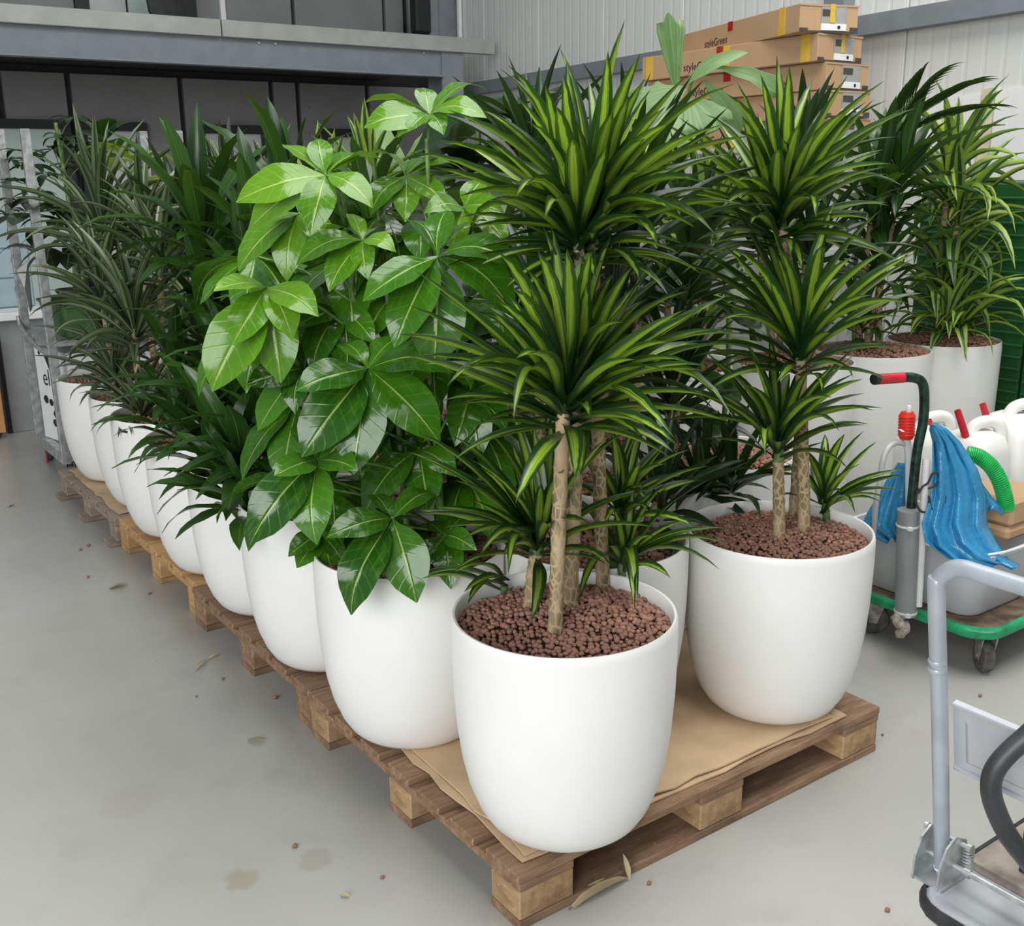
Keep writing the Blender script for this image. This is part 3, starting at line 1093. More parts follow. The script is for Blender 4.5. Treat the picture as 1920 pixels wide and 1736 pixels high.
# hub px, py, depth offset, leaflet length, leaflet tips
HUBS = [
    (610, 328, -.10, .20, [(455, 375), (475, 425), (585, 432), (692, 385), (598, 265), (535, 275), (672, 290), (705, 300)]),
    (805, 215, .06, .19, [(690, 195), (692, 238), (750, 255), (795, 168), (905, 172), (905, 222), (830, 250), (765, 245)]),
    (820, 482, -.16, .25, [(690, 560), (745, 640), (815, 680), (955, 590), (765, 418), (838, 400), (905, 418), (965, 500)]),
    (680, 450, -.05, .18, [(622, 540), (690, 520), (738, 472), (565, 495), (610, 440), (720, 430), (655, 405)]),
    (500, 540, -.12, .22, [(408, 545), (545, 630), (405, 720), (525, 705), (440, 640), (590, 590)]),
    (690, 690, -.16, .24, [(665, 875), (575, 845), (815, 820), (565, 730), (840, 700), (760, 640), (640, 650)]),
    (595, 862, -.20, .23, [(478, 1010), (595, 1010), (665, 880), (520, 890), (560, 800), (640, 830)]),
    (735, 972, -.22, .22, [(665, 1140), (778, 1118), (622, 1005), (815, 935), (700, 930)]),
    (835, 1005, -.12, .19, [(845, 1098), (790, 1060), (890, 1030), (800, 985), (880, 980)]),
    (570, 690, -.02, .22, [(490, 800), (555, 770), (470, 720), (610, 760), (590, 640)]),
    (880, 735, .02, .22, [(855, 830), (900, 850), (945, 800), (960, 740), (840, 700)]),
    (785, 845, -.02, .22, [(690, 960), (800, 950), (850, 890), (730, 830), (860, 840)]),
    (560, 400, .02, .20, [(455, 500), (540, 520), (500, 420), (620, 470), (590, 350)]),
    (870, 390, .04, .20, [(945, 460), (940, 400), (850, 470), (800, 400), (905, 340)]),
    (760, 330, .08, .20, [(700, 400), (760, 410), (830, 380), (820, 300), (700, 290), (870, 330)]),
    (640, 580, .04, .22, [(590, 690), (650, 700), (700, 640), (560, 610), (690, 560)]),
    (820, 640, .06, .22, [(760, 740), (820, 760), (880, 720), (900, 640)]),
    (600, 1000, .0, .18, [(560, 1060), (545, 1040), (640, 1050), (620, 1080)]),
    (730, 560, .10, .22, [(680, 640), (740, 660), (800, 600), (670, 560), (780, 520)]),
    (660, 800, .10, .22, [(600, 880), (680, 900), (730, 850), (590, 800)]),
]
for hi_, (hx, hy, dd, L, tips) in enumerate(HUBS):
    hub = at(hx, hy, fE + dd)
    tips = [(hx + (a - hx) * 1.08, hy + (b_ - hy) * 1.08) for a, b_ in tips]
    st = min(range(4), key=lambda i: abs((STEMS[i][0] * .4 + STEMS[i][1] * .6 - hub).length))
    a_, b_ = STEMS[st]
    tt = max(.12, min(.97, (hub.z - .12 - a_.z) / max(.05, b_.z - a_.z)))
    p0 = a_ + (b_ - a_) * tt
    pet = part('petiole', MB().tube(smooth_path([p0, (p0 + hub) / 2 + Vector((0, 0, .02)), hub], 5), .0035, 6), M['stem'], E, p0, 60)
    for i, tp in enumerate(tips):
        rr = ray(*tp).normalized()
        q = hub - O3
        bq = rr.dot(q)
        ll = L * r3.uniform(.92, 1.06)
        disc = bq * bq - (q.length_squared - ll * ll)
        low = tp[1] > hy
        t_ = bq + (-1 if low else 1) * math.sqrt(disc) * .45 if disc > 0 else bq
        T = O3 + rr * t_
        upv = Vector((-SA, -CA, 1.1)) if low else Vector((0, 0, 1))
        leaf(pet, 'ovate', 'scheff_young' if hi_ in (0, 1, 3, 4, 12, 13, 14) else 'scheff', hub, T, (T - hub).length * r3.uniform(.47, .55), r3.choice((.08, .13, .19)), r3.uniform(-.25, .25), 'leaflet', r3, upv)

# inner, shaded leaves of the umbrella tree
for hx, hy, dd in ((480, 640, .12), (620, 900, .10), (760, 760, .12), (890, 560, .10), (560, 760, .12), (930, 660, .12), (870, 900, .10), (540, 900, .08), (640, 480, .12), (720, 400, .14), (900, 800, .14), (480, 480, .12), (700, 980, .10), (820, 1000, .12), (660, 640, .16), (800, 420, .14)):
    hub = at(hx, hy, fE + dd)
    a_, b_ = STEMS[min(range(4), key=lambda i: (STEMS[i][1] - hub).length)]
    tt = max(.12, min(.97, (hub.z - .10 - a_.z) / max(.05, b_.z - a_.z)))
    p0 = a_ + (b_ - a_) * tt
    pet = part('petiole', MB().tube([p0, (p0 + hub) / 2 + Vector((0, 0, .02)), hub], .0033, 6), M['stem'], E, p0, 60)
    a0 = r3.uniform(0, 6)
    for i in range(7):
        az, el = a0 + i * .9 + r3.uniform(-.15, .15), math.radians(-38 + r3.uniform(-18, 18))
        ll = .215 * r3.uniform(.8, 1.1)
        leaf(pet, 'ovate', 'scheff', hub, hub + Vector((math.cos(az) * math.cos(el), math.sin(az) * math.cos(el), math.sin(el))) * ll, ll * .5, r3.choice((.08, .13, .19)), r3.uniform(-.2, .2), 'leaflet', r3)

# ------------------------------------------------------------------ the rest of the left row
ROW = 'potted plants on the pallets'
t = potted('potted_dracaena', 1.250, 2.704, 'dark broad-leaved dracaena in the third planter of the left row', 'plant')
STK = [t]
dracaena(t, [(None, 470, 965, 22, .25, .066, -30, 70, -.08), (None, 520, 800, 24, .28, .066, -20, 80), (None, 585, 600, 26, .28, .052, -15, 80, .05), (None, 450, 850, 20, .25, .066, -15, 75, -.05), (None, 545, 930, 20, .22, .046, -20, 70)], 'broad', 'broad', 41, .10)
t = potted('potted_dracaena', 1.267, 3.190, 'dark broad-leaved dracaena in the fourth planter of the left row', 'plant')
dracaena(t, [(None, 425, 880, 22, .27, .066, -25, 75, -.08), (None, 440, 720, 24, .31, .072, -20, 80, -.05), (None, 470, 560, 26, .32, .06, -15, 82), (None, 480, 430, 22, .30, .062, -25, 75, .05), (None, 385, 780, 20, .26, .064, -20, 75, -.05), (None, 500, 650, 22, .28, .055, -20, 78)], 'broad', 'broad', 42, .10)
t = potted('potted_dracaena', 1.273, 3.648, 'tall upright broad-leaved dracaena in the fifth planter of the left row', 'plant')
dracaena(t, [(None, 378, 425, 24, .37, .072, -20, 84, .0), (None, 395, 610, 22, .34, .078, -10, 84, -.05), (None, 335, 800, 20, .24, .042, -25, 75, -.12), (None, 330, 690, 22, .26, .05, -20, 80, -.05), (None, 420, 500, 22, .32, .06, -20, 78, .05)], 'broad', 'broad', 43, .10)
t = potted('potted_dracaena', 1.291, 4.133, 'white-striped dracaena in the sixth planter of the left row', 'plant')
STK.insert(0, t)
dracaena(t, [(None, 250, 600, 34, .37, .042, -15, 80), (None, 265, 770, 30, .27, .032, -20, 78, -.06), (None, 300, 480, 28, .30, .036, -20, 78, .08)], 'strap', 'warneck', 44, .10)
t = potted('potted_dracaena', 1.330, 4.600, 'white-striped dracaena in the seventh planter of the left row', 'plant')
dracaena(t, [(None, 215, 705, 34, .28, .032, -25, 78, -.05), (None, 190, 545, 34, .34, .038, -20, 80), (None, 270, 420, 30, .32, .036, -20, 80, .1)], 'strap', 'warneck', 45, .10)
t = potted('potted_dracaena', 1.322, 5.125, 'tall white-striped dracaena in the farthest planter of the left row', 'plant')
dracaena(t, [(None, 192, 425, 42, .46, .046, -12, 82), (None, 205, 640, 28, .30, .036, -25, 75), (None, 245, 560, 24, .3, .036, -20, 78, .1)], 'strap', 'warneck', 46, .10)

# inner columns: mostly foliage can be seen
t = potted('potted_dracaena', 1.645, 1.955, 'dark dracaena in the planter wedged between the two front planters', 'plant')
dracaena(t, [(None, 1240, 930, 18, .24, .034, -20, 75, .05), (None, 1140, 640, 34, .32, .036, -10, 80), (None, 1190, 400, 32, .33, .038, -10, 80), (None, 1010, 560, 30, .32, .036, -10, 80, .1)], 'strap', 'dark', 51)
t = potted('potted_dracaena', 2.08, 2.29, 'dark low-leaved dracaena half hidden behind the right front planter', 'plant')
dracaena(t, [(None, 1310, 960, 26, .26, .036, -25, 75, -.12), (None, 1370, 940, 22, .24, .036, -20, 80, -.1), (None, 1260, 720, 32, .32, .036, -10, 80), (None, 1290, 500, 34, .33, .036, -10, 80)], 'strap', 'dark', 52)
t = potted('potted_umbrella_tree', 1.74, 2.60, 'dark umbrella tree behind the glossy one, mostly hidden', 'plant')


def umbrella(t, hubs, L, w, n, mat, seed, shape='ovate', droop=-25):
    rng = random.Random(seed)
    bx, by, bz = WP[t.name]
    fy = ahead(bx, by)
    zb = t['soil'] - .03 if 'soil' in t else bz + .02
    topz = max(at(h[0], h[1], fy).z for h in hubs)
    stem = part('stem', MB().tube(smooth_path([(bx, by, zb), (bx + .02, by + .01, (zb + topz) / 2), (bx, by, topz - .02)], 6), .010, 8), M['stem'], t, (bx, by, zb), 60)
    for h in hubs:
        hub = at(h[0], h[1], fy + (h[2] if len(h) > 2 else rng.uniform(-.15, .15)))
        p0 = Vector((bx, by, max(zb + .03, hub.z - rng.uniform(.05, .15))))
        if (hub - p0).length < .03:
            p0.z -= .04
        pet = part('petiole', MB().tube([p0, (p0 + hub) / 2 + Vector((0, 0, .015)), hub], .003, 5), M['stem'], t, p0, 60)
        a0 = rng.uniform(0, 6)
        for i in range(n):
            az = a0 + 6.283 * i / n + rng.uniform(-.12, .12)
            el = math.radians(droop + rng.uniform(-15, 15))
            l = L * rng.uniform(.8, 1.1)
            leaf(pet, shape, mat, hub, hub + Vector((math.cos(az) * math.cos(el), math.sin(az) * math.cos(el), math.sin(el))) * l, w * rng.uniform(.85, 1.1), rng.choice((.08, .13, .19)), rng.uniform(-.2, .2), 'leaflet', rng)


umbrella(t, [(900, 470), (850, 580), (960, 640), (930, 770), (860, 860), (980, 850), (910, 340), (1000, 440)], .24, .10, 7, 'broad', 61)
t = potted('potted_dracaena', 1.74, 3.10, 'broad-leaved dracaena rising behind the glossy umbrella tree', 'plant')
dracaena(t, [(None, 545, 375, 20, .36, .072, -20, 78, .3), (None, 640, 470, 24, .30, .06, -15, 75, .15), (None, 690, 400, 22, .26, .055, -20, 75)], 'broad', 'broad', 53, .10)
t = potted('potted_dracaena', 1.74, 3.62, 'lemon-edged dracaena showing its top behind the umbrella tree', 'plant')
dracaena(t, [(None, 690, 330, 34, .24, .036, -15, 82, .1), (None, 610, 400, 30, .30, .04, -15, 82), (None, 620, 500, 30, .32, .04, -15, 82)], 'strap', 'lemon', 54)
t = potted('potted_dracaena', 1.74, 4.15, 'white-striped dracaena in the inner row, crown left of the broad dracaena', 'plant')
dracaena(t, [(None, 440, 400, 34, .36, .042, -20, 80), (None, 510, 380, 30, .30, .042, -20, 80), (None, 500, 520, 30, .34, .04, -15, 80)], 'strap', 'warneck', 55, .10)
t = potted('potted_dracaena', 1.74, 4.65, 'dark dracaena deep in the inner row', 'plant')
dracaena(t, [(None, 420, 400, 32, .30, .05, -20, 80), (None, 340, 420, 30, .34, .045, -20, 80), (None, 400, 560, 28, .34, .045, -20, 80)], 'strap', 'dark', 56)
t = potted('potted_philodendron', 1.76, 5.15, 'lime-leaved plant glowing between the striped dracaenas', 'plant')
umbrella(t, [(285, 345), (300, 390), (265, 420), (330, 440), (250, 300), (300, 470)], .26, .13, 4, 'lime', 62, 'oval', -10)
t = potted('potted_dracaena', 2.25, 2.80, 'dark dracaena deep behind the front plant', 'plant')
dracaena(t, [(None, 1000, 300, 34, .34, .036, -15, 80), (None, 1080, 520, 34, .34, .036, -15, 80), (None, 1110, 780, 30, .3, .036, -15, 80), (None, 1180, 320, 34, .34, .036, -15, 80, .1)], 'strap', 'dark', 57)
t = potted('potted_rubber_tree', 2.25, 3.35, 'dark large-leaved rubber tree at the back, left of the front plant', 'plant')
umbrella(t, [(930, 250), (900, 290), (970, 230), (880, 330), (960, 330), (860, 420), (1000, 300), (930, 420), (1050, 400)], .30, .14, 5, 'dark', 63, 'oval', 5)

# fishtail palm with pale ragged leaflets
t = potted('potted_fishtail_palm', 2.52, 2.35, 'pale fishtail palm reaching highest between the two front dracaenas', 'plant')
rp = random.Random(71)
fP = ahead(2.52, 2.35)
zb = t['soil'] - .03
hubP = at(1272, 200, fP)
st = part('stem', MB().tube(smooth_path([(2.52, 2.35, zb), (2.53, 2.36, (zb + hubP.z) / 2), hubP], 8), .009, 8), M['stem'], t, (2.52, 2.35, zb), 60)
fr = part('frond_stalk', MB().tube(smooth_path([hubP - Vector((0, 0, .12)), at(1290, 180, fP), at(1300, 145, fP)], 5), .005, 6), M['stem'], t, hubP - Vector((0, 0, .12)), 60)
for bx_, by_, tx, ty, dd, w_, sg in ((1268, 172, 1254, 22, .0, .105, .03), (1285, 160, 1405, 98, -.03, .05, .13), (1335, 128, 1475, 180, -.05, .075, .13), (1285, 165, 1180, 215, -.05, .17, .08),
                                     (1290, 185, 1335, 250, -.1, .20, .08), (1280, 190, 1250, 290, -.12, .18, .08), (1320, 150, 1390, 260, .05, .12, .1), (1265, 175, 1215, 165, .06, .07, .1)):
    leaf(fr, 'fish' if w_ > .06 else 'broad', 'palm', at(bx_, by_, fP), at(tx, ty, fP + dd), w_, sg, rp.uniform(-.2, .2), 'leaflet', rp, Vector((-SA, -CA, .6)))
for bx_, by_, tx, ty, dd, w_ in ((1280, 480, 1440, 600, -.35, .10), (1300, 600, 1445, 640, -.4, .09), (1270, 500, 1190, 580, -.2, .12), (1275, 420, 1360, 360, -.2, .12), (1275, 380, 1200, 330, -.15, .13), (1280, 760, 1370, 850, -.3, .12), (1285, 700, 1390, 760, -.25, .10), (1280, 560, 1330, 520, -.3, .1)):
    leaf(st, 'fish', 'broad', at(bx_, by_, fP), at(tx, ty, fP + dd), w_, .13, rp.uniform(-.3, .3), 'leaflet', rp, Vector((-SA, -CA, 1.2)))
# pale ragged leaves seen above the umbrella tree
t = potted('potted_fishtail_palm', 2.22, 3.92, 'fishtail palm with pale ragged leaves above the umbrella tree', 'plant')
fP = ahead(2.22, 3.92)
zb = t['soil'] - .03
hubP = at(760, 300, fP)
st = part('stem', MB().tube(smooth_path([(2.22, 3.92, zb), (2.22, 3.92, (zb + hubP.z) / 2), hubP], 8), .009, 8), M['stem'], t, (2.22, 3.92, zb), 60)
for bx_, by_, tx, ty, dd, w_ in ((760, 300, 770, 390, -.6, .2), (760, 300, 690, 370, -.5, .16), (760, 305, 850, 350, -.5, .15), (765, 300, 640, 330, -.2, .12), (760, 300, 700, 240, .1, .12), (760, 300, 840, 240, .1, .12), (760, 310, 900, 200, -.2, .2), (760, 330, 980, 190, -.1, .2)):
    leaf(st, 'fish', 'palm' if tx < 880 else 'dark', at(bx_, by_, fP), at(tx, ty, fP + dd), w_, .08, rp.uniform(-.3, .3), 'leaflet', rp, Vector((-SA, -CA, .9)))

# ------------------------------------------------------------------ tall planters on the floor at the back
TG = 'tall white planters at the back'
t = potted('potted_dracaena', 2.86, 2.95, 'dracaena in the tall white planter at the left end of the back row', 'plant', True, group=TG)
dracaena(t, [(None, 1300, 620, 30, .30, .040, -20, 78), (None, 1250, 520, 28, .32, .04, -15, 80), (None, 1330, 400, 30, .34, .042, -15, 80), (None, 1220, 380, 30, .34, .042, -15, 80)], 'strap', 'lemon', 81)
t = potted('potted_dracaena', 3.305, 2.721, 'dark dracaena in the tall white planter with a bare granule mound', 'plant', True, group=TG)
dracaena(t, [((.0, .08), 1420, 420, 32, .34, .04, -15, 80), ((.05, .05), 1520, 460, 32, .34, .04, -15, 80), ((.02, .1), 1500, 300, 34, .36, .045, -15, 80)], 'strap', 'dark', 82)
t = potted('potted_dracaena', 3.78, 2.70, 'cream-edged broad dracaena in the tall planter second from the right', 'plant', True, group=TG)
dracaena(t, [((-.02, .05), 1640, 370, 26, .36, .065, -25, 82), ((.03, .05), 1690, 320, 24, .32, .06, -30, 80), ((.0, .02), 1620, 590, 20, .28, .045, -25, 70), ((.05, .0), 1650, 480, 22, .36, .055, -25, 78)], 'broad', 'broad', 83, .10)
kt = part('cane', MB().tube(smooth_path([(3.74, 2.76, .78), (3.74, 2.78, 1.2), at(1650, 290, ahead(3.74, 2.8))], 6), .008, 8), M['stem'], t, (3.74, 2.76, .78), 60)
rk = random.Random(5)
cK = at(1650, 290, ahead(3.74, 2.8))
for k_, (tx, ty, sg) in enumerate(((1790, 215, .26), (1765, 190, .26), (1715, 180, .19))):
    T = at(tx, ty, ahead(3.74, 2.8) - .1 * k_)
    arc = [cK.lerp(T, i / 12) + Vector((0, 0, sg * 1.2 * (cK - T).length * (i / 12) * (1 - i / 12))) for i in range(13)]
    fr = part('frond', MB().tube(arc, .003, 5), M['stem'], t, cK, 60)
    for i in range(3, 13):
        for sd in (-1, 1):
            d = (arc[min(i + 1, 12)] - arc[i - 1]).normalized()
            side_ = d.cross(Vector((0, 0, 1))).normalized() * sd
            leaf(fr, 'strap', 'dark', arc[i], arc[i] + (d * .95 + side_ * .30 + Vector((0, 0, -.12))) * .24, .012, .08, 0, 'leaflet', rk)
t = potted('potted_dracaena', 4.245, 2.67, 'lemon-edged dracaena in the rightmost tall white planter', 'plant', True, group=TG)
dracaena(t, [((.0, .02), 1778, 330, 40, .37, .058, -30, 82), ((.03, .05), 1800, 390, 26, .35, .056, -45, 60), ((-.03, .03), 1770, 500, 24, .33, .056, -30, 75), ((.04, -.03), 1800, 590, 32, .34, .052, -25, 78, -.05), ((.06, -.02), 1770, 600, 20, .3, .04, -30, 60, -.1)], 'strap', 'lemon', 84, .17)

# ------------------------------------------------------------------ lettering


def text_mesh(body, size, name='lettering'):
    cu = bpy.data.curves.new('tmp_text', 'FONT')
    cu.body = body
    cu.size = size
    cu.align_x = 'LEFT'
    cu.resolution_u = 3
    o = bpy.data.objects.new('tmp_text', cu)
    C.objects.link(o)
    dg = bpy.context.evaluated_depsgraph_get()
    me = bpy.data.meshes.new_from_object(o.evaluated_get(dg))
    me.name = name
    bpy.data.objects.remove(o)
    bpy.data.curves.remove(cu)
    return me


def lettering(body, size, mat, parent, m):
    me = text_mesh(body, size)
    me.materials.clear()
    me.materials.append(mat)
    return link('lettering', me, parent, M=m)


def frame(o, x, y):       # matrix from an origin and two in-plane axes
    x = Vector(x).normalized()
    y = Vector(y)
    y = (y - x * y.dot(x)).normalized()
    m = Matrix((x, y, x.cross(y))).transposed().to_4x4()
    m.translation = Vector(o)
    return m


# ------------------------------------------------------------------ storage rack and long boxes
rk_ = thing('storage_rack', 'grey steel rack behind the plants carrying the long boxes', 'rack', (5.15, 4.7, 0))
BZ = 1.66
for px_ in (4.82, 5.46):
    for py_ in (4.05, 5.35):
        part('rack_post', MB().box((px_ - .025, py_ - .025, 0), (px_ + .025, py_ + .025, BZ - .03)), M['steel'], rk_)
for z_ in (.4, 1.05, BZ - .03):
    part('shelf_board', MB().box((4.79, 4.02, z_), (5.49, 5.38, z_ + .028)), M['lightgrey'], rk_)
BL, BW, BH = 1.40, .36, .142
near = at(1560, 100, 6.0)
BOXES = [
    # near-left bottom corner (px, depth), turn from the room axis in degrees, tape positions, lettering, label
    (1560, 6.02, 2, (.5,), 'long cardboard box, lowest of the visible stack'),
    (1553, 6.00, 3, (.62,), 'long cardboard box, second from the bottom with a torn white label'),
    (1552, 6.00, 0, (), 'long cardboard box in the middle of the stack'),
    (1533, 5.98, 1, (.06, .48, .95), 'long cardboard box with three yellow tapes, second from the top'),
    (1496, 5.95, 17, (.12,), 'long cardboard box on top of the stack, turned sideways'),
]
z_ = BZ
for bi, (px_, dd, turn, tapes, lb) in enumerate(BOXES):
    h_ = BH
    o = at(px_, 100, dd)
    a_ = math.radians(-turn)
    # local: x across the end face (to the right), y away along the box
    M4 = Matrix.Translation((o.x, o.y, z_)) @ Matrix.Rotation(a_, 4, 'Z')
    bx = thing('long_box', lb, 'box', (o.x, o.y, z_), 'stacked long cardboard boxes')
    part('carton', MB().box((0, 0, .001), (BW, BL, h_ - .001), .003, M4), M['card'], bx)
    part('lid_flap', MB().box((-.002, -.004, h_ - .012), (BW + .002, .0, h_ - .002), 0, M4), M['card'], bx)
    part('bottom_edge', MB().box((.0, -.003, .001), (.05, .0, .022), 0, M4).box((BW - .05, -.003, .001), (BW, .0, .03), 0, M4).box((.05, -.0025, .001), (BW - .05, .0, .010), 0, M4), M['label_dark'], bx)
    lbp = part('shipping_label', MB().box((.13, -.004, .045), (.285, -.001, .128), 0, M4), M['label_grey'], bx)
    part('white_strip', MB().box((.13, -.006, .012), (.285, -.001, .045), 0, M4), M['paper'], lbp)
    part('dark_field', MB().box((.135, -.006, .082), (.215, -.0041, .115), 0, M4), M['label_dark'], lbp)
    part('black_dot', MB().lathe([(.009, 0), (.009, .002), (0, .002)], 12, M4 @ Vector((.238, -.006, .028)), M4.to_3x3() @ Vector((0, -1, 0))), M['ink'], lbp)
    for tp in tapes:
        part('yellow_tape', MB().box((-.003, tp * BL - .03, .002), (-.0005, tp * BL + .03, h_), 0, M4), M['tape'], bx)
    if bi >= 3:
        part('yellow_tape', MB().box((.18, -.0075, .05), (.212, -.0045, h_), 0, M4), M['tape'], bx)
    part('red_mark', MB().box((-.003, .69, h_ - .05), (-.0005, .745, h_), 0, M4), M['redprint'], bx)
    lettering('styleGreen', .062, M['ink'], bx, frame(M4 @ Vector((-.0035, 1.02, .030)), M4.to_3x3() @ Vector((0, -1, 0)), (0, 0, 1)))
    z_ += h_
    bpy.context.view_layer.update() if False else None

# ------------------------------------------------------------------ green ribbed containers
for k, (x_, y0, y1, zt, lb) in enumerate(((4.62, 2.52, 3.10, 1.462, 'dark green ribbed plastic container behind the rightmost tall planter'),
                                          (4.60, 1.75, 2.50, 1.470, 'dark green ribbed plastic container at the right edge'))):
    g = thing('ribbed_container', lb, 'container', (x_ + .3, (y0 + y1) / 2, 0), 'green ribbed containers')
    part('body', MB().box((x_ + .012, y0, 0), (x_ + .6, y1, zt), .008), M['green_box'], g)
    n_ = 26
    for i in range(n_):
        zz = .04 + i * (zt - .06) / n_
        part('rib', MB().box((x_, y0 - .004, zz), (x_ + .014, y1 - .01, zz + .012), .003), M['green_box'], g)

# ------------------------------------------------------------------ green edged dolly with canisters
DX0, DX1, DY0, DY1, DZ = 2.86, 3.80, 1.56, 2.34, .165
dl = thing('platform_dolly', 'brown platform dolly with a green rubber edge and grey casters', 'dolly', ((DX0 + DX1) / 2, (DY0 + DY1) / 2, 0))
cxy = ((DX0 + DX1) / 2, (DY0 + DY1) / 2)
part('deck', MB().loft([rrect(*cxy, .92, .76, .08, DZ - .03), rrect(*cxy, .92, .76, .08, DZ)]), M['brown'], dl)
ring = []
for s_, zz in ((.70, DZ - .032), (.716, DZ - .024), (.716, DZ - .004), (.70, DZ + .003), (.676, DZ + .003)):
    ring.append(rrect(*cxy, s_ + .24, s_ + .08, .09, zz))
part('edge_bumper', MB().loft(ring, (False, False)), M['green_edge'], dl, smooth=50)


def caster(parent, x, y, z, r, ang, w=.034):
    d = Vector((math.cos(ang), math.sin(ang), 0))
    s_ = Vector((-d.y, d.x, 0))
    c_ = Vector((x, y, r))
    cs = part('caster', MB().box((x - .04, y - .035, z - .006), (x + .04, y + .035, z)), M['hub'], parent)
    part('wheel', MB().lathe([(r * .55, -w / 2), (r * .92, -w / 2), (r, -w * .3), (r, w * .3), (r * .92, w / 2), (r * .55, w / 2)], 24, c_, s_), M['tyre'], cs, smooth=40)
    part('hub', MB().lathe([(r * .55, -w * .42), (r * .2, -w * .46), (r * .2, w * .46), (r * .55, w * .42)], 18, c_, s_).lathe([(.006, -w * .75), (.006, w * .75)], 10, c_, s_), M['hub'], cs, smooth=40)
    mb = MB()
    for sd in (-1, 1):
        o = c_ + s_ * (w * .62 * sd)
        t_ = Vector((x, y, z)) - d * .02 + s_ * (w * .62 * sd)
        mb.loft([[t_ + d * .045 + s_ * .002, t_ - d * .02 + s_ * .002, t_ - d * .02 - s_ * .002, t_ + d * .045 - s_ * .002][::1],
                 [o + d * .012 + Vector((0, 0, -.010)) + s_ * .002, o - d * .012 + Vector((0, 0, -.010)) + s_ * .002, o - d * .012 + Vector((0, 0, -.010)) - s_ * .002, o + d * .012 + Vector((0, 0, -.010)) - s_ * .002]])
    part('fork', mb, M['hub'], cs)
    return cs


for (x, y, a_) in ((2.955, 1.615, .9), (2.925, 2.0, 2.2), (3.70, 1.64, .5), (3.70, 2.26, 1.2)):
    caster(dl, x, y, DZ - .032, .052, a_)
# push bar with red grip, standing in the grey pipe
fp = ahead(2.815, 1.80)
pb = [at(1708, 960, fp), at(1719, 850, fp), at(1731, 790, fp - .003), at(1733, 740, fp - .01), at(1728, 716, fp - .02), at(1712, 708, fp - .035), at(1690, 708, fp - .06)]
hd = part('push_bar', MB().tube([at(1704, 1140, fp)] + smooth_path(pb, 5), .0145, 14), M['green_paint'], dl, smooth=60)
part('grip', MB().tube([at(1692, 708, fp - .058), at(1645, 711, fp - .10)], .0158, 16), M['red'], hd, smooth=60)
part('tube_end', MB().lathe([(.010, -.004), (.0158, -.004), (.0165, .004), (.0155, .012), (.010, .012)], 16, at(1640, 711, fp - .105), at(1692, 708, fp - .058) - at(1645, 711, fp - .10)), M['rubber'], hd, smooth=60)
gp = part('sleeve_pipe', MB().tube([at(1698, 1152, fp - .015), at(1703, 955, fp - .015)], .0335, 20), M['pipe'], dl, smooth=60)
for py_ in (984, 1145):
    c_ = at(1698 + (1152 - py_) * .025, py_, fp - .015)
    part('cable_tie', MB().lathe([(.0338, -.003), (.0355, -.003), (.0355, .003), (.0338, .003)], 24, c_).box((c_.x - .035, c_.y - .035, c_.z - .005), (c_.x - .022, c_.y - .022, c_.z + .005)), M['cable'], gp)
part('bunched_rag', MB().tube(smooth_path([at(1690, 1150, fp - .02), at(1682, 1165, fp - .03), at(1700, 1175, fp - .03), at(1685, 1190, fp - .035), at(1695, 1170, fp - .03)], 4), [.012, .02, .016, .022, .015, .02, .014, .018, .012, .017, .014, .018, .012, .015, .011, .012, .006][:17], 7), plain('grey_rag', (.40, .36, .30), .9, 0, .3, 30), dl, smooth=70)
pv = tag(part('plastic_pipe', MB().tube([at(1722, 1136, fp - .03), at(1737, 860, fp - .02)], .0115, 12), M['pvc'], None, at(1722, 1136, fp - .03), 60), 'slim white plastic pipe standing beside the grey sleeve pipe', 'pipe')
# black double hook on the white pipe
hk = []
for pts in (((1722, 925), (1730, 912), (1740, 905), (1748, 888), (1757, 886), (1761, 900), (1752, 911), (1740, 916)),
            ((1722, 915), (1718, 940), (1726, 958), (1738, 958), (1742, 940)), ((1742, 930), (1746, 952), (1757, 958), (1769, 948), (1772, 930))):
    hk.append(MB().tube(smooth_path([at(x, y, fp - .05) for x, y in pts], 5), .0035, 7))
h0 = thing('wire_hook', 'black bent wire hook hung on the white plastic pipe', 'hook', at(1735, 930, fp - .05))
for m_ in hk:
    part('wire', m_, M['rubber'], h0, smooth=60)

# hand pump with red bellows
fb = fp + .05
pm = thing('hand_pump', 'siphon hand pump with red ribbed bulb and clear hose', 'pump', at(1697, 900, fb))
prof_ = []
for i in range(19):
    v = i / 18
    prof_.append(((.0235 + .0025 * (i % 2)) * (1 if .1 < v < .9 else .8), v * .085))
cb = at(1699, 823, fb)
part('bulb', MB().lathe([(.0, 0)] + prof_ + [(.0, .086)], 24, cb, (0, .05, 1)), M['red_bright'], pm, smooth=30)
part('cap', MB().lathe([(.008, 0), (.008, .018), (.005, .022), (0, .022)], 12, cb + Vector((0, 0, .084))), M['pvc'], pm, smooth=40)
part('bulb_label', MB().box((-.004, -.0006, 0), (.004, .0006, .030), 0, frame(at(1687, 805, fb - .022), (CA, -SA, 0), (-SA, -CA, 0)) @ Matrix.Rotation(-PI / 2, 4, 'X')), M['paper'], pm)
part('riser', MB().tube([cb + Vector((0, 0, .002)), at(1703, 845, fb), at(1706, 1040, fb)], [.013, .0115, .0115], 12), M['pvc'], pm, smooth=60)
clear = NT('clear_hose')
clear.fin((.74, .76, .76), .2)
clear.p.inputs['Transmission Weight'].default_value = .35
part('hose', MB().tube(smooth_path([at(1700, 833, fb), at(1680, 830, fb - .01), at(1664, 842, fb - .03), at(1655, 865, fb - .04), at(1650, 900, fb - .04), at(1643, 940, fb - .03), at(1638, 1000, fb - .0)], 6), .009, 10), clear.m, pm, smooth=60)

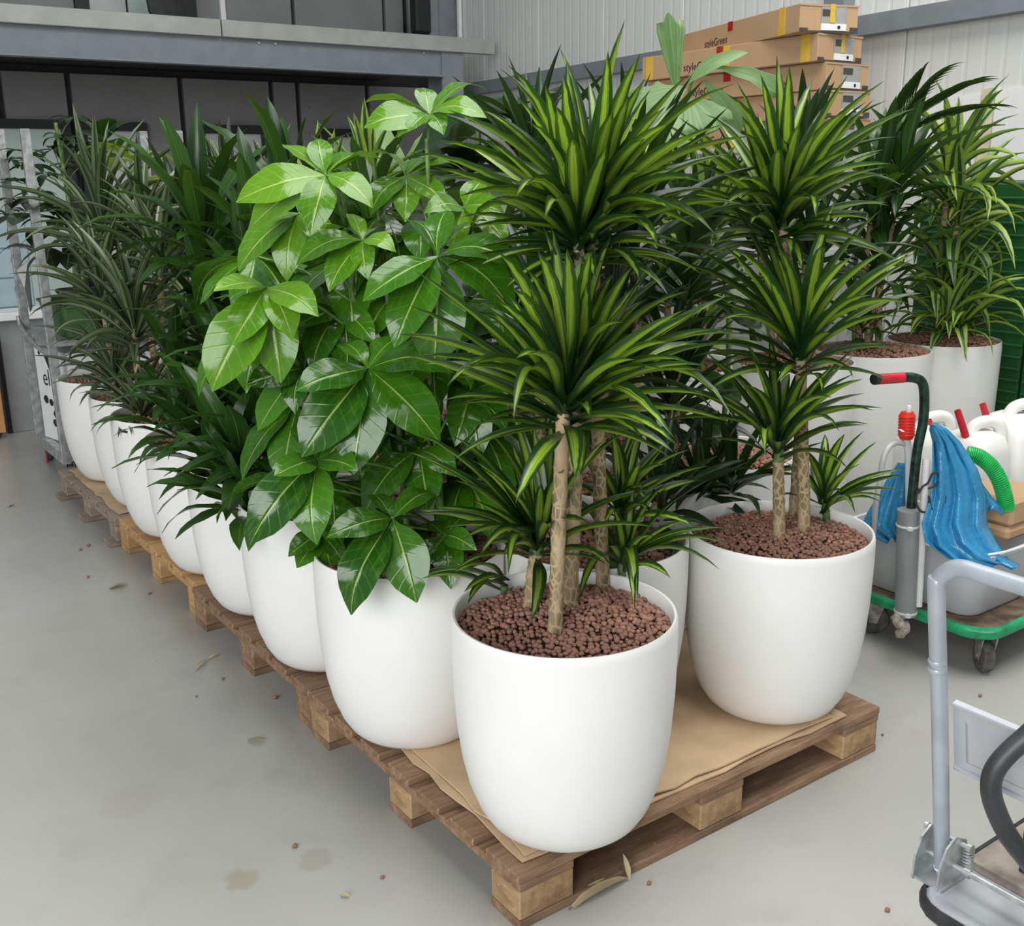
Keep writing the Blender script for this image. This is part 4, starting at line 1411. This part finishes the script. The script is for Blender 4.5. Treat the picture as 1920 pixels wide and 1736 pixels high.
# grey tub
tc = (3.09, 1.87)
secs = [rrect(*tc, .33, .42, .06, DZ + .003), rrect(*tc, .35, .44, .07, DZ + .02), rrect(*tc, .39, .49, .07, DZ + .20), rrect(*tc, .41, .51, .07, DZ + .202), rrect(*tc, .41, .51, .07, DZ + .214), rrect(*tc, .385, .485, .065, DZ + .214), rrect(*tc, .34, .43, .06, DZ + .02)]
tb = thing('grey_tub', 'grey plastic tub with rounded corners on the dolly under the blue bag', 'tub', (*tc, DZ))
part('shell', MB().loft(secs), M['tub'], tb, smooth=50)
part('rim_wire', MB().tube(smooth_path([Vector((tc[0] - .21, tc[1] - .20, DZ + .214)), Vector((tc[0] - .1, tc[1] - .258, DZ + .222)), Vector((tc[0] + .1, tc[1] - .26, DZ + .216))], 5), .004, 6), M['white'], tb, smooth=60)
# white canisters with red spouts


def canister(x, y, z0, sx, sy, hh, label, spx, spout_top, spout_base, ds):
    c_ = thing('canister', label, 'canister', (x, y, z0), 'white canisters on the dolly')
    part('body', MB().loft([rrect(x, y, sx * .9, sy * .9, .03, z0), rrect(x, y, sx, sy, .045, z0 + .02), rrect(x, y, sx, sy, .045, z0 + hh * .80), rrect(x, y, sx * .86, sy * .86, .05, z0 + hh * .90), rrect(x, y, sx * .55, sy * .5, .04, z0 + hh * .94)]), M['canister'], c_, smooth=50)
    zt = z0 + hh
    part('handle', MB().tube(smooth_path([(x - .02, y + .02, zt - .07), (x, y, zt - .012), (x + .05, y - .03, zt), (x + sx * .38, y - .05, zt - .03), (x + sx * .42, y - .06, zt - .14)], 6), .022, 12), M['canister'], c_, smooth=60)
    b0, b1 = at(*spout_base, ds), at(*spout_top, ds + .01)
    sp = part('spout', MB().lathe([(.014, 0), (.0115, (b1 - b0).length), (.007, (b1 - b0).length), (.007, (b1 - b0).length - .02), (0, (b1 - b0).length - .02)], 16, b0, b1 - b0), M['red'], c_, smooth=40)
    part('collar', MB().lathe([(.021, -.016), (.023, -.012), (.023, .006), (.015, .010)], 18, b0, b1 - b0), M['red'], sp, smooth=40)
    return c_


canister(3.41, 1.99, DZ + .003, .20, .20, .50, 'white canister whose red spout leans above the green hose', 0, (1795, 769), (1816, 834), 3.55)
canister(3.65, 1.99, DZ + .003, .21, .22, .53, 'white canister at the right edge with the rightmost red spout', 0, (1842, 757), (1862, 817), 3.74)
canister(3.47, 2.22, DZ + .003, .20, .16, .47, 'white canister whose red spout is half hidden by the push bar', 0, (1742, 784), (1744, 838), 3.80)
tag(part('white_canister_low', MB().loft([rrect(3.45, 1.72, .16, .15, .03, DZ + .003), rrect(3.45, 1.72, .17, .16, .035, DZ + .02), rrect(3.45, 1.72, .17, .16, .035, DZ + .30), rrect(3.45, 1.72, .12, .11, .03, DZ + .325)]), M['canister'], None, (3.45, 1.72, DZ), 50), 'low white container beside the grey tub on the dolly', 'container')
# green ribbed hose
hp = smooth_path([at(1812, 850, 3.2), at(1835, 856, 3.19), at(1858, 874, 3.18), at(1874, 900, 3.17), at(1883, 928, 3.17), at(1888, 955, 3.17)], 8)
gh = thing('green_hose', 'bright green ribbed hose curving out of the blue bag', 'hose', hp[-1])
part('hose_tube', MB().tube(hp, .021, 14), M['green_hose'], gh, smooth=60)
for i in range(1, len(hp) - 1):
    part('hose_rib', MB().lathe([(.021, -.003), (.025, -.0015), (.025, .0015), (.021, .003)], 16, hp[i], hp[i + 1] - hp[i - 1]), M['green_hose'], gh, smooth=50)
# wrapped blocks
for k, (z0, z1, lb) in enumerate(((.381, .425, 'brown paper-wrapped block, lower of two beside the blue bag'), (.426, .515, 'brown paper-wrapped block, upper of two beside the blue bag'))):
    tag(part('wrapped_block', MB().box((3.10 + .01 * k, 1.66, z0), (3.34, 1.86, z1), .012), M['card'], None, (3.3, 1.73, z0)), lb, 'package', 'wrapped blocks on the dolly')


def film(rows, d, seed, amp, n=40):
    """draped plastic: rows of left/right picture points at rising depth, pleated, with a thin solid skin"""
    r = random.Random(seed)
    V_, F_ = [], []
    ph = [r.uniform(0, 6) for _ in range(5)]
    rr = []
    for i in range(len(rows) - 1):
        for k in range(5):
            t_ = k / 5
            rr.append([rows[i][q] * (1 - t_) + rows[i + 1][q] * t_ for q in range(5)])
    rr.append(list(rows[-1]))
    for i, (y, x0, x1, dl_, dr_) in enumerate(rr):
        v = i / (len(rr) - 1)
        for j in range(n + 1):
            u = j / n
            w = amp * (math.sin(u * 19 + ph[0] + v * 1.5) * .6 + math.sin(u * 37 + ph[1] - v * 3) * .35 + math.sin(u * 9 + v * 7 + ph[2]) * .5 + math.sin(v * 15 + u * 23 + ph[3]) * .2)
            V_.append(at(x0 + (x1 - x0) * u, y + 5 * math.sin(u * 11 + ph[4]) * v, d + dl_ * (1 - u) + dr_ * u + w * (.25 + .75 * v) - .03 * math.sin(PI * u)))
    m_ = n + 1
    for i in range(len(rr) - 1):
        for j in range(n):
            F_.append((i * m_ + j, i * m_ + j + 1, (i + 1) * m_ + j + 1, (i + 1) * m_ + j))
    return MB().add(V_, F_)


bag = thing('plastic_bag', 'crumpled blue plastic bag draped over the grey tub', 'bag', at(1780, 1040, 3.02))
for nm, rows, dd, sd, am in (('bag_body', ((795, 1744, 1756, 0, 0), (806, 1742, 1776, 0, 0), (830, 1748, 1800, .0, .02), (880, 1748, 1832, -.02, .02), (930, 1745, 1848, -.03, .02), (985, 1728, 1850, -.05, .0), (1020, 1735, 1868, -.07, -.02), (1050, 1775, 1890, -.09, -.04), (1062, 1830, 1912, -.10, -.05)), 3.09, 2, .022),
                         ('bag_flap', ((868, 1684, 1696, 0, 0), (905, 1660, 1702, 0, .02), (960, 1626, 1705, 0, .02), (990, 1612, 1705, 0, .02), (1005, 1640, 1702, 0, .02), (1013, 1660, 1690, 0, 0)), 3.16, 4, .012),
                         ('bag_fold', ((900, 1820, 1836, .0, .02), (930, 1822, 1858, .0, .02), (950, 1820, 1880, .02, .02), (960, 1815, 1880, .03, .02)), 3.14, 7, .008)):
    o = part(nm, film(rows, dd, sd, am), M['bag'], bag, smooth=75)
    md = o.modifiers.new('skin', 'SOLIDIFY')
    md.thickness = .003

# ------------------------------------------------------------------ folding platform trolley, front right
tr = thing('platform_trolley', 'folding platform trolley with grey tube handle at the front right', 'trolley', (2.0, .70, 0))
TZ = .205
tcx, tcy, tsx, tsy = 1.985, .72, .80, .50
part('deck', MB().loft([rrect(tcx, tcy, tsx - .025, tsy - .025, .06, TZ - .04), rrect(tcx, tcy, tsx - .025, tsy - .025, .06, TZ - .004), rrect(tcx, tcy, tsx - .035, tsy - .035, .055, TZ), rrect(tcx, tcy, tsx - .07, tsy - .07, .04, TZ), rrect(tcx, tcy, tsx - .08, tsy - .08, .04, TZ - .003)]), M['alu'], tr, smooth=30)
part('deck_mat', MB().loft([rrect(tcx + .055, tcy + .0, tsx - .23, tsy - .05, .02, TZ - .002), rrect(tcx + .055, tcy + .0, tsx - .23, tsy - .05, .02, TZ + .014)]), M['dusty'], tr)
part('bumper', MB().loft([rrect(tcx, tcy, tsx - .024, tsy - .024, .06, TZ - .030), rrect(tcx, tcy, tsx - .006, tsy - .006, .07, TZ - .028), rrect(tcx, tcy, tsx, tsy, .073, TZ - .016), rrect(tcx, tcy, tsx - .006, tsy - .006, .07, TZ - .004), rrect(tcx, tcy, tsx - .016, tsy - .016, .065, TZ), rrect(tcx, tcy, tsx - .024, tsy - .024, .06, TZ - .002)], (False, False)), M['rubber'], tr, smooth=50)
for (x, y, a_) in ((1.70, .58, .4), (1.70, .86, .4), (2.27, .58, .4), (2.27, .86, .4)):
    caster(tr, x, y, TZ - .042, .058, a_)
p0 = atz(1766, 1600, .25)
PYc = p0.y
p1 = aty(1756, 1110, PYc)
p2 = aty(1760, 1068, PYc)
arc_ = [atz(1766, 1625, .222), p0, aty(1762, 1350, PYc), p1]
top = aty(1762, 1032, PYc)
hx, hz = p1.x - .004, p1.z + .058
path = arc_ + [Vector((p1.x - .002, PYc - .004, p1.z + .025)), Vector((hx, PYc - .018, p1.z + .044)), Vector((hx, PYc - .042, hz)), Vector((hx, PYc - .10, hz + .001)), Vector((hx, PYc - .36, hz + .001)), Vector((hx, PYc - .42, hz - .012)), Vector((p1.x, PYc - .44, p1.z)), Vector((p0.x, PYc - .44, p0.z - .02))]
hdl = part('handle_tube', MB().tube(smooth_path(path, 5), .0150, 16), M['tube_grey'], tr, smooth=60)
for dz_ in (1255, 1240):
    c_ = aty(1757.5, dz_, PYc)
    part('weld_ring', MB().lathe([(.0148, -.004), (.0165, 0), (.0148, .004)], 20, c_), M['tube_grey'], hdl, smooth=60)
# cross panel with pressed field
xa = aty(1775, 1309, PYc).x
zt_, zb_ = aty(1775, 1309, PYc).z, aty(1778, 1430, PYc).z
Y0, Y1 = PYc - .014, PYc - .43
xb = aty(1778, 1430, PYc).x
TI = Matrix.Translation((xb, 0, zb_)) @ Matrix.Rotation(math.atan2(xa - xb, zt_ - zb_), 4, 'Y')
PH = zt_ - zb_
part('cross_panel', MB().box((-.003, Y1, 0), (.003, Y0, PH), 0, TI).box((-.008, Y1, PH - .006), (.008, Y0, PH + .004), .002, TI).box((-.008, Y1, -.004), (.008, Y0, .006), .002, TI), M['alu'], tr)
fz0, fz1, fy0, fy1 = .022, PH - .022, Y0 - .024, Y1 + .024
part('pressed_field', MB().loft([[TI @ Vector((-.003, a_, b_)) for a_, b_ in ((fy0, fz0), (fy1, fz0), (fy1, fz1), (fy0, fz1))], [TI @ Vector((-.008, a_, b_)) for a_, b_ in ((fy0 - .008, fz0 + .008), (fy1 + .008, fz0 + .008), (fy1 + .008, fz1 - .008), (fy0 - .008, fz1 - .008))]], (False, True)), M['alu'], tr)
# hinge bracket: two cheek plates, bolt, spring, cross rod
hb = thing_base = p0
brk = part('hinge_bracket', MB().box((p0.x - .05, PYc - .035, TZ), (p0.x + .05, PYc + .03, TZ + .005)), M['steel'], tr)
for yy in (PYc + .024, PYc - .028):
    pts_ = [(p0.x - .055, TZ), (p0.x - .052, TZ + .05), (p0.x - .035, TZ + .085), (p0.x - .008, TZ + .10), (p0.x + .03, TZ + .08), (p0.x + .045, TZ + .03), (p0.x + .045, TZ)]
    part('cheek_plate', MB().loft([[Vector((x, yy - .002, z)) for x, z in pts_], [Vector((x, yy + .002, z)) for x, z in pts_]]), M['steel'], brk)
part('bolt', MB().lathe([(.009, -.052), (.009, -.044), (.005, -.044), (.005, .04), (.008, .04), (.008, .046)], 12, (p0.x + .012, PYc, TZ + .078), (0, 1, 0)), M['steel'], brk, smooth=30)
hel = [Vector((p0.x + .022 + .010 * math.cos(k * .7), PYc - .04 + .010 * math.sin(k * .7), TZ + .026 + k * .00075)) for k in range(64)]
part('spring', MB().tube(hel, .0018, 6), M['steel'], brk, smooth=70)
part('cross_rod', MB().tube([(p0.x + .0, PYc + .03, TZ + .034), (p0.x + .0, PYc - .44, TZ + .034)], .0062, 12), M['steel'], tr, smooth=60)
part('rod_collar', MB().lathe([(.006, -.006), (.0095, -.006), (.0095, .006), (.006, .006)], 14, (p0.x, PYc - .055, TZ + .034), (0, 1, 0)), M['steel'], tr, smooth=40)
# dark bent tube of a second handle in the near right corner
ft = ahead(p0.x, PYc) - .17
bt = thing('bent_tube_frame', 'thick dark grey bent tube frame at the right edge in front of the trolley', 'frame', at(1960, 1640, ft))
tp_ = [at(2010, 1290, ft), at(1945, 1362, ft), at(1890, 1412, ft), at(1864, 1446, ft), at(1858, 1480, ft), at(1868, 1520, ft), at(1893, 1570, ft), at(1938, 1628, ft), at(2010, 1720, ft)]
part('tube', MB().tube(smooth_path(tp_, 6), .0175, 16), M['tube_dark'], bt, smooth=60)
c_ = at(1916, 1600, ft + .16)
part('upright', MB().box((c_.x - .006, c_.y - .03, TZ + .007), (c_.x + .02, c_.y, TZ + .22), .002), M['rubber'], bt)

# ------------------------------------------------------------------ roll container, left background
RX, RY0, RY1, RW = 1.19, 5.66, 6.24, .74
rc = thing('roll_container', 'galvanised roll container standing behind the planter row', 'roll container', (RX + RW / 2, (RY0 + RY1) / 2, 0))
for x in (RX, RX + RW):
    for y, zt in ((RY0, 1.76), (RY1, 1.78)):
        part('post', MB().box((x - .022, y - .016, .12), (x + .022, y + .016, zt), .003), M['steel'], rc)
part('base_frame', MB().box((RX - .02, RY0 - .02, .10), (RX + .02, RY1 + .02, .16)).box((RX + RW - .02, RY0 - .02, .10), (RX + RW + .02, RY1 + .02, .16)).box((RX + .02, RY0 - .02, .11), (RX + RW - .02, RY0 + .02, .15)).box((RX + .02, RY1 - .02, .11), (RX + RW - .02, RY1 + .02, .15)).box((RX + .02, RY0 + .02, .115), (RX + RW - .02, RY1 - .02, .125)), M['steel'], rc)
SZ = .74
part('shelf', MB().box((RX - .02, RY0 - .02, SZ - .03), (RX + RW + .02, RY1 + .02, SZ)), M['steel'], rc)
part('shelf_edge', MB().tube(smooth_path([(RX - .03, RY1, SZ + .07), (RX - .03, RY1 - .06, SZ + .01), (RX - .03, RY0 + .2, SZ - .05), (RX - .03, RY0, SZ - .06)], 5), .012, 8), M['steel'], rc, smooth=60)
for x, y in ((RX + .03, RY0 + .04), (RX + .03, RY1 - .04), (RX + RW - .03, RY0 + .04), (RX + RW - .03, RY1 - .04)):
    caster(rc, x, y, .10, .045, 1.2, .03)
# printed carton standing on the container
eb = thing('printed_carton', 'white carton printed with elho, upright in the roll container', 'box', (RX + .2, 5.93, .16))
EM = Matrix.Translation((RX + .075, 5.70, .162)) @ Matrix.Rotation(math.radians(11), 4, 'Z')
part('carton', MB().box((0, 0, 0), (.26, .40, .50), .004, EM), M['paper'], eb)
lettering('elho', .13, M['ink'], eb, frame(EM @ Vector((-.0015, .33, .30)), EM.to_3x3() @ Vector((0, -1, 0)), (0, 0, 1)))
q_ = ((.28, .46), (.21, .495), (.18, .44), (.22, .37))
part('leaf_print', MB().loft([[EM @ Vector((-.002, y, z)) for y, z in q_], [EM @ Vector((-.0005, y, z)) for y, z in q_]]), M['ink'], eb)
for y, z, s_ in ((.34, .47, .014), (.32, .22, .03), (.26, .21, .026), (.22, .15, .03), (.24, .10, .028), (.19, .19, .022), (.17, .12, .018), (.20, .05, .016), (.10, .36, .02), (.09, .28, .012)):
    part('leaf_print', MB().loft([[EM @ Vector((-.002, y + s_ * math.cos(k), z + s_ * .8 * math.sin(k))) for k in range(6)], [EM @ Vector((-.0005, y + s_ * math.cos(k), z + s_ * .8 * math.sin(k))) for k in range(6)]]), M['ink'], eb)
tag(part('wrapped_sack', MB().loft([rrect(RX + .54, 5.90, .24, .34, .05, .162), rrect(RX + .54, 5.90, .26, .36, .06, .22), rrect(RX + .54, 5.90, .26, .36, .07, .60), rrect(RX + .54, 5.90, .16, .26, .05, .66)]), M['paper'], None, (RX + .54, 5.90, .16), 50), 'white plastic-wrapped sack behind the printed carton', 'sack')
# green tray with dark pots and foliage plants
ty = thing('plant_tray', 'olive green plastic tray on the roll container shelf', 'tray', (RX + .4, 5.95, SZ))
part('tray_shell', MB().loft([rrect(RX + .40, 5.95, .62, .46, .03, SZ + .002), rrect(RX + .40, 5.95, .66, .50, .03, SZ + .15), rrect(RX + .40, 5.95, .68, .52, .03, SZ + .152), rrect(RX + .40, 5.95, .68, .52, .03, SZ + .165), rrect(RX + .40, 5.95, .64, .48, .03, SZ + .165), rrect(RX + .40, 5.95, .60, .44, .03, SZ + .012)]), M['green_tray'], ty, smooth=30)


def nursery(kind, x, y, label, hubs, L, w, n, mat, seed, shape, droop):
    t_ = thing(kind, label, 'plant', (x, y, SZ + .014), 'plants on the roll container')
    part('nursery_pot', MB().lathe([(.075, SZ + .014), (.095, SZ + .20), (.102, SZ + .20), (.102, SZ + .215), (.09, SZ + .215), (.085, SZ + .19), (0, SZ + .19)], 24, (x, y, 0)), M['soot'], t_, smooth=40)
    t_['soil'] = SZ + .21
    umbrella(t_, hubs, L, w, n, mat, seed, shape, droop)
    return t_


nursery('rubber_plant', RX + .22, 5.84, 'dark rubber plant leaning past the roll container post', [(95, 390), (60, 400), (85, 440), (120, 420), (75, 470), (130, 480)], .22, .11, 4, 'ficus', 91, 'oval', -15)
nursery('dwarf_umbrella_plant', RX + .24, 6.06, 'small-leaved umbrella plant against the bright window', [(30, 340), (35, 380), (20, 300), (60, 310), (120, 258), (135, 222), (100, 280), (45, 285), (150, 270), (90, 330), (10, 400), (70, 360), (140, 310), (165, 300)], .13, .045, 8, 'dark', 92, 'oval', -12)
nursery('clusia_plant', RX + .56, 5.92, 'plant with a few round upright leaves above the striped dracaena', [(195, 265), (215, 300), (190, 310)], .17, .12, 5, 'broad', 93, 'oval', 30)
ps = at(40, 520, ahead(RX - .03, RY1 - .1))
tag(part('hanging_paper', MB().loft([[at(x, y, 5.6 + dd) for x, y, dd in ((30, 507, 0), (52, 488, .03), (52, 489, .032), (31, 508, .002))], [at(x, y, 5.6 + dd) for x, y, dd in ((45, 540, -.02), (56, 530, .05), (57, 531, .052), (46, 541, -.018))], [at(x, y, 5.6 + dd) for x, y, dd in ((56, 585, 0), (60, 575, .05), (61, 576, .052), (57, 586, .002))]]), M['lightgrey'], None, at(45, 530, 5.6)), 'pale paper sheet drooping between the container posts', 'paper')
rt = atx(90, 880, RX)
rt.z = min(rt.z, .05)
tag(part('red_tag', MB().lathe([(.0, -.03), (.011, -.03), (.012, .02), (.006, .03), (.0055, .05), (0, .05)], 12, rt).tube([rt + Vector((0, 0, .045)), Vector((rt.x, rt.y, .103))], .003, 6), M['red'], None, rt, 50), 'small red tag hanging under the roll container', 'tag')

# ------------------------------------------------------------------ workbench and lockers behind it
wbn = thing('workbench', 'grey workbench cabinet with white top at the left edge', 'workbench', (1.2, 7.5, 0))
part('carcass', MB().box((1.19, 7.05, .0), (2.1, 7.65, .70), .004), M['pipe'], wbn)
part('side_panel', MB().box((1.165, 7.04, .0), (1.188, 7.66, .70)), M['black'], wbn)
part('bench_top', MB().box((.7, 6.98, .702), (1.50, 7.70, .75), .004), M['white'], wbn)
for k in range(2):
    lk = thing('locker', ('blue-grey locker with three doors on the workbench, nearer the wall', 'blue-grey locker with three doors on the workbench, at the left edge')[k], 'locker', (1.28 - .36 * k, 7.5, .752), 'lockers on the workbench')
    x0 = 1.10 - .37 * k
    part('carcass', MB().box((x0, 7.25, .752), (x0 + .36, 7.66, 1.30), .004), M['locker'], lk)
    for i in range(3):
        d_ = part('door', MB().box((x0 + .008, 7.238, .76 + i * .18), (x0 + .352, 7.249, .93 + i * .18), .003), M['locker'], lk)
        part('latch', MB().box((x0 + .25, 7.228, .85 + i * .18), (x0 + .29, 7.237, .88 + i * .18)), M['black'], d_)
tag(part('wooden_board', MB().box((1.08, 6.90, .04), (1.13, 6.98, .62), .004).box((1.0, 6.90, .04), (1.08, 6.98, .10)), M['wood_orange'], None, (1.1, 6.9, 0)), 'orange wooden board leaning at the left edge', 'board')
tag(part('wood_dolly_foot', MB().lathe([(.03, -.012), (.035, 0), (.03, .012)], 16, (1.08, 6.94, .0355), (0, 1, 0)), M['rubber'], None, (1.08, 6.94, 0), 50), 'black caster under the orange board', 'wheel')

# ------------------------------------------------------------------ litter on the floor
rl = random.Random(99)


def floor_leaf(px, py, tx, ty, w, lb, mat='dry', lift=.006, sag=.08):
    B, T = atz(px, py, .003), atz(tx, ty, lift)
    o = leaf(None, 'strap', mat, B, T, w, sag, rl.uniform(-.4, .4), 'fallen_leaf', rl)
    return tag(o, lb, 'leaf', 'litter on the floor')


floor_leaf(1075, 1702, 1180, 1645, .035, 'large dry yellowish leaf on the floor by the front pallet corner')
floor_leaf(1180, 1650, 1168, 1600, .014, 'thin dry leaf stub leaning against the pallet bottom board', lift=.05)
floor_leaf(464, 1387, 500, 1386, .022, 'small reddish dry leaf on the grey floor left of the pallet')
floor_leaf(205, 1103, 240, 1094, .045, 'curled brown leaf on the floor beside the yellowish pallet')
floor_leaf(366, 1258, 388, 1236, .012, 'thin twig-like leaf on the floor, lower of two')
floor_leaf(388, 1236, 412, 1226, .008, 'thin twig-like leaf on the floor, upper of two')
floor_leaf(15, 950, 27, 944, .03, 'tiny curled leaf at the left edge of the floor')
floor_leaf(638, 1677, 656, 1680, .012, 'tiny yellow leaf scrap near the bottom of the picture')
cr = [(553, 1585, .007, 'dark clay granule on the floor below the front planter, left of the pallet'), (515, 1307, .009, 'grey crumb on the floor beside the second pallet'), (717, 1644, .005, 'reddish crumb on the floor near the front pallet corner'),
      (1217, 1655, .006, 'dark granule on the floor right of the large dry leaf'), (1068, 1704, .004, 'tiny granule at the tip of the large dry leaf'), (166, 1022, .008, 'upper of two dark crumbs near the yellowish pallet'), (151, 1030, .007, 'lower of two dark crumbs near the yellowish pallet'),
      (165, 1081, .007, 'dark crumb left of the curled brown leaf'), (280, 1112, .007, 'dark crumb right of the curled brown leaf'), (418, 1272, .006, 'small crumb below the thin twig-like leaves'), (1655, 1377, .005, 'tiny crumb beside the right pallet corner'),
      (1838, 1304, .006, 'dark crumb on the floor below the dolly caster'), (1664, 1705, .006, 'dark crumb on the floor left of the trolley bumper'), (368, 1305, .004, 'tiny pale crumb on the open floor below the twig')]
for i, (x, y, s_, lb) in enumerate(cr):
    p = atz(x, y, s_ * .7)
    o = link('floor_crumb', PEB[i % 6], None, M=Matrix.Translation(p) @ Matrix.Rotation(i, 4, 'Z') @ Matrix.Scale(s_, 4))
    tag(o, lb, 'crumb', 'crumbs on the floor')
# small stickers under the rims of two planters
for pl, ang in ((STK[0], math.radians(203)), (STK[1], math.radians(165))):
    c_ = WP[pl.name]
    d_ = Vector((math.cos(ang), math.sin(ang), 0))
    mm = frame(c_ + d_ * .2405 + Vector((0, 0, .425)), d_.cross(Vector((0, 0, 1))) * -1, (0, 0, 1))
    st_ = part('sticker', MB().box((-.018, 0, -.001), (.018, .03, .001), 0, mm), M['paper'], pl)
    part('sticker_print', MB().box((-.018, .02, .001), (.018, .03, .0015), 0, mm), M['ink'], st_)
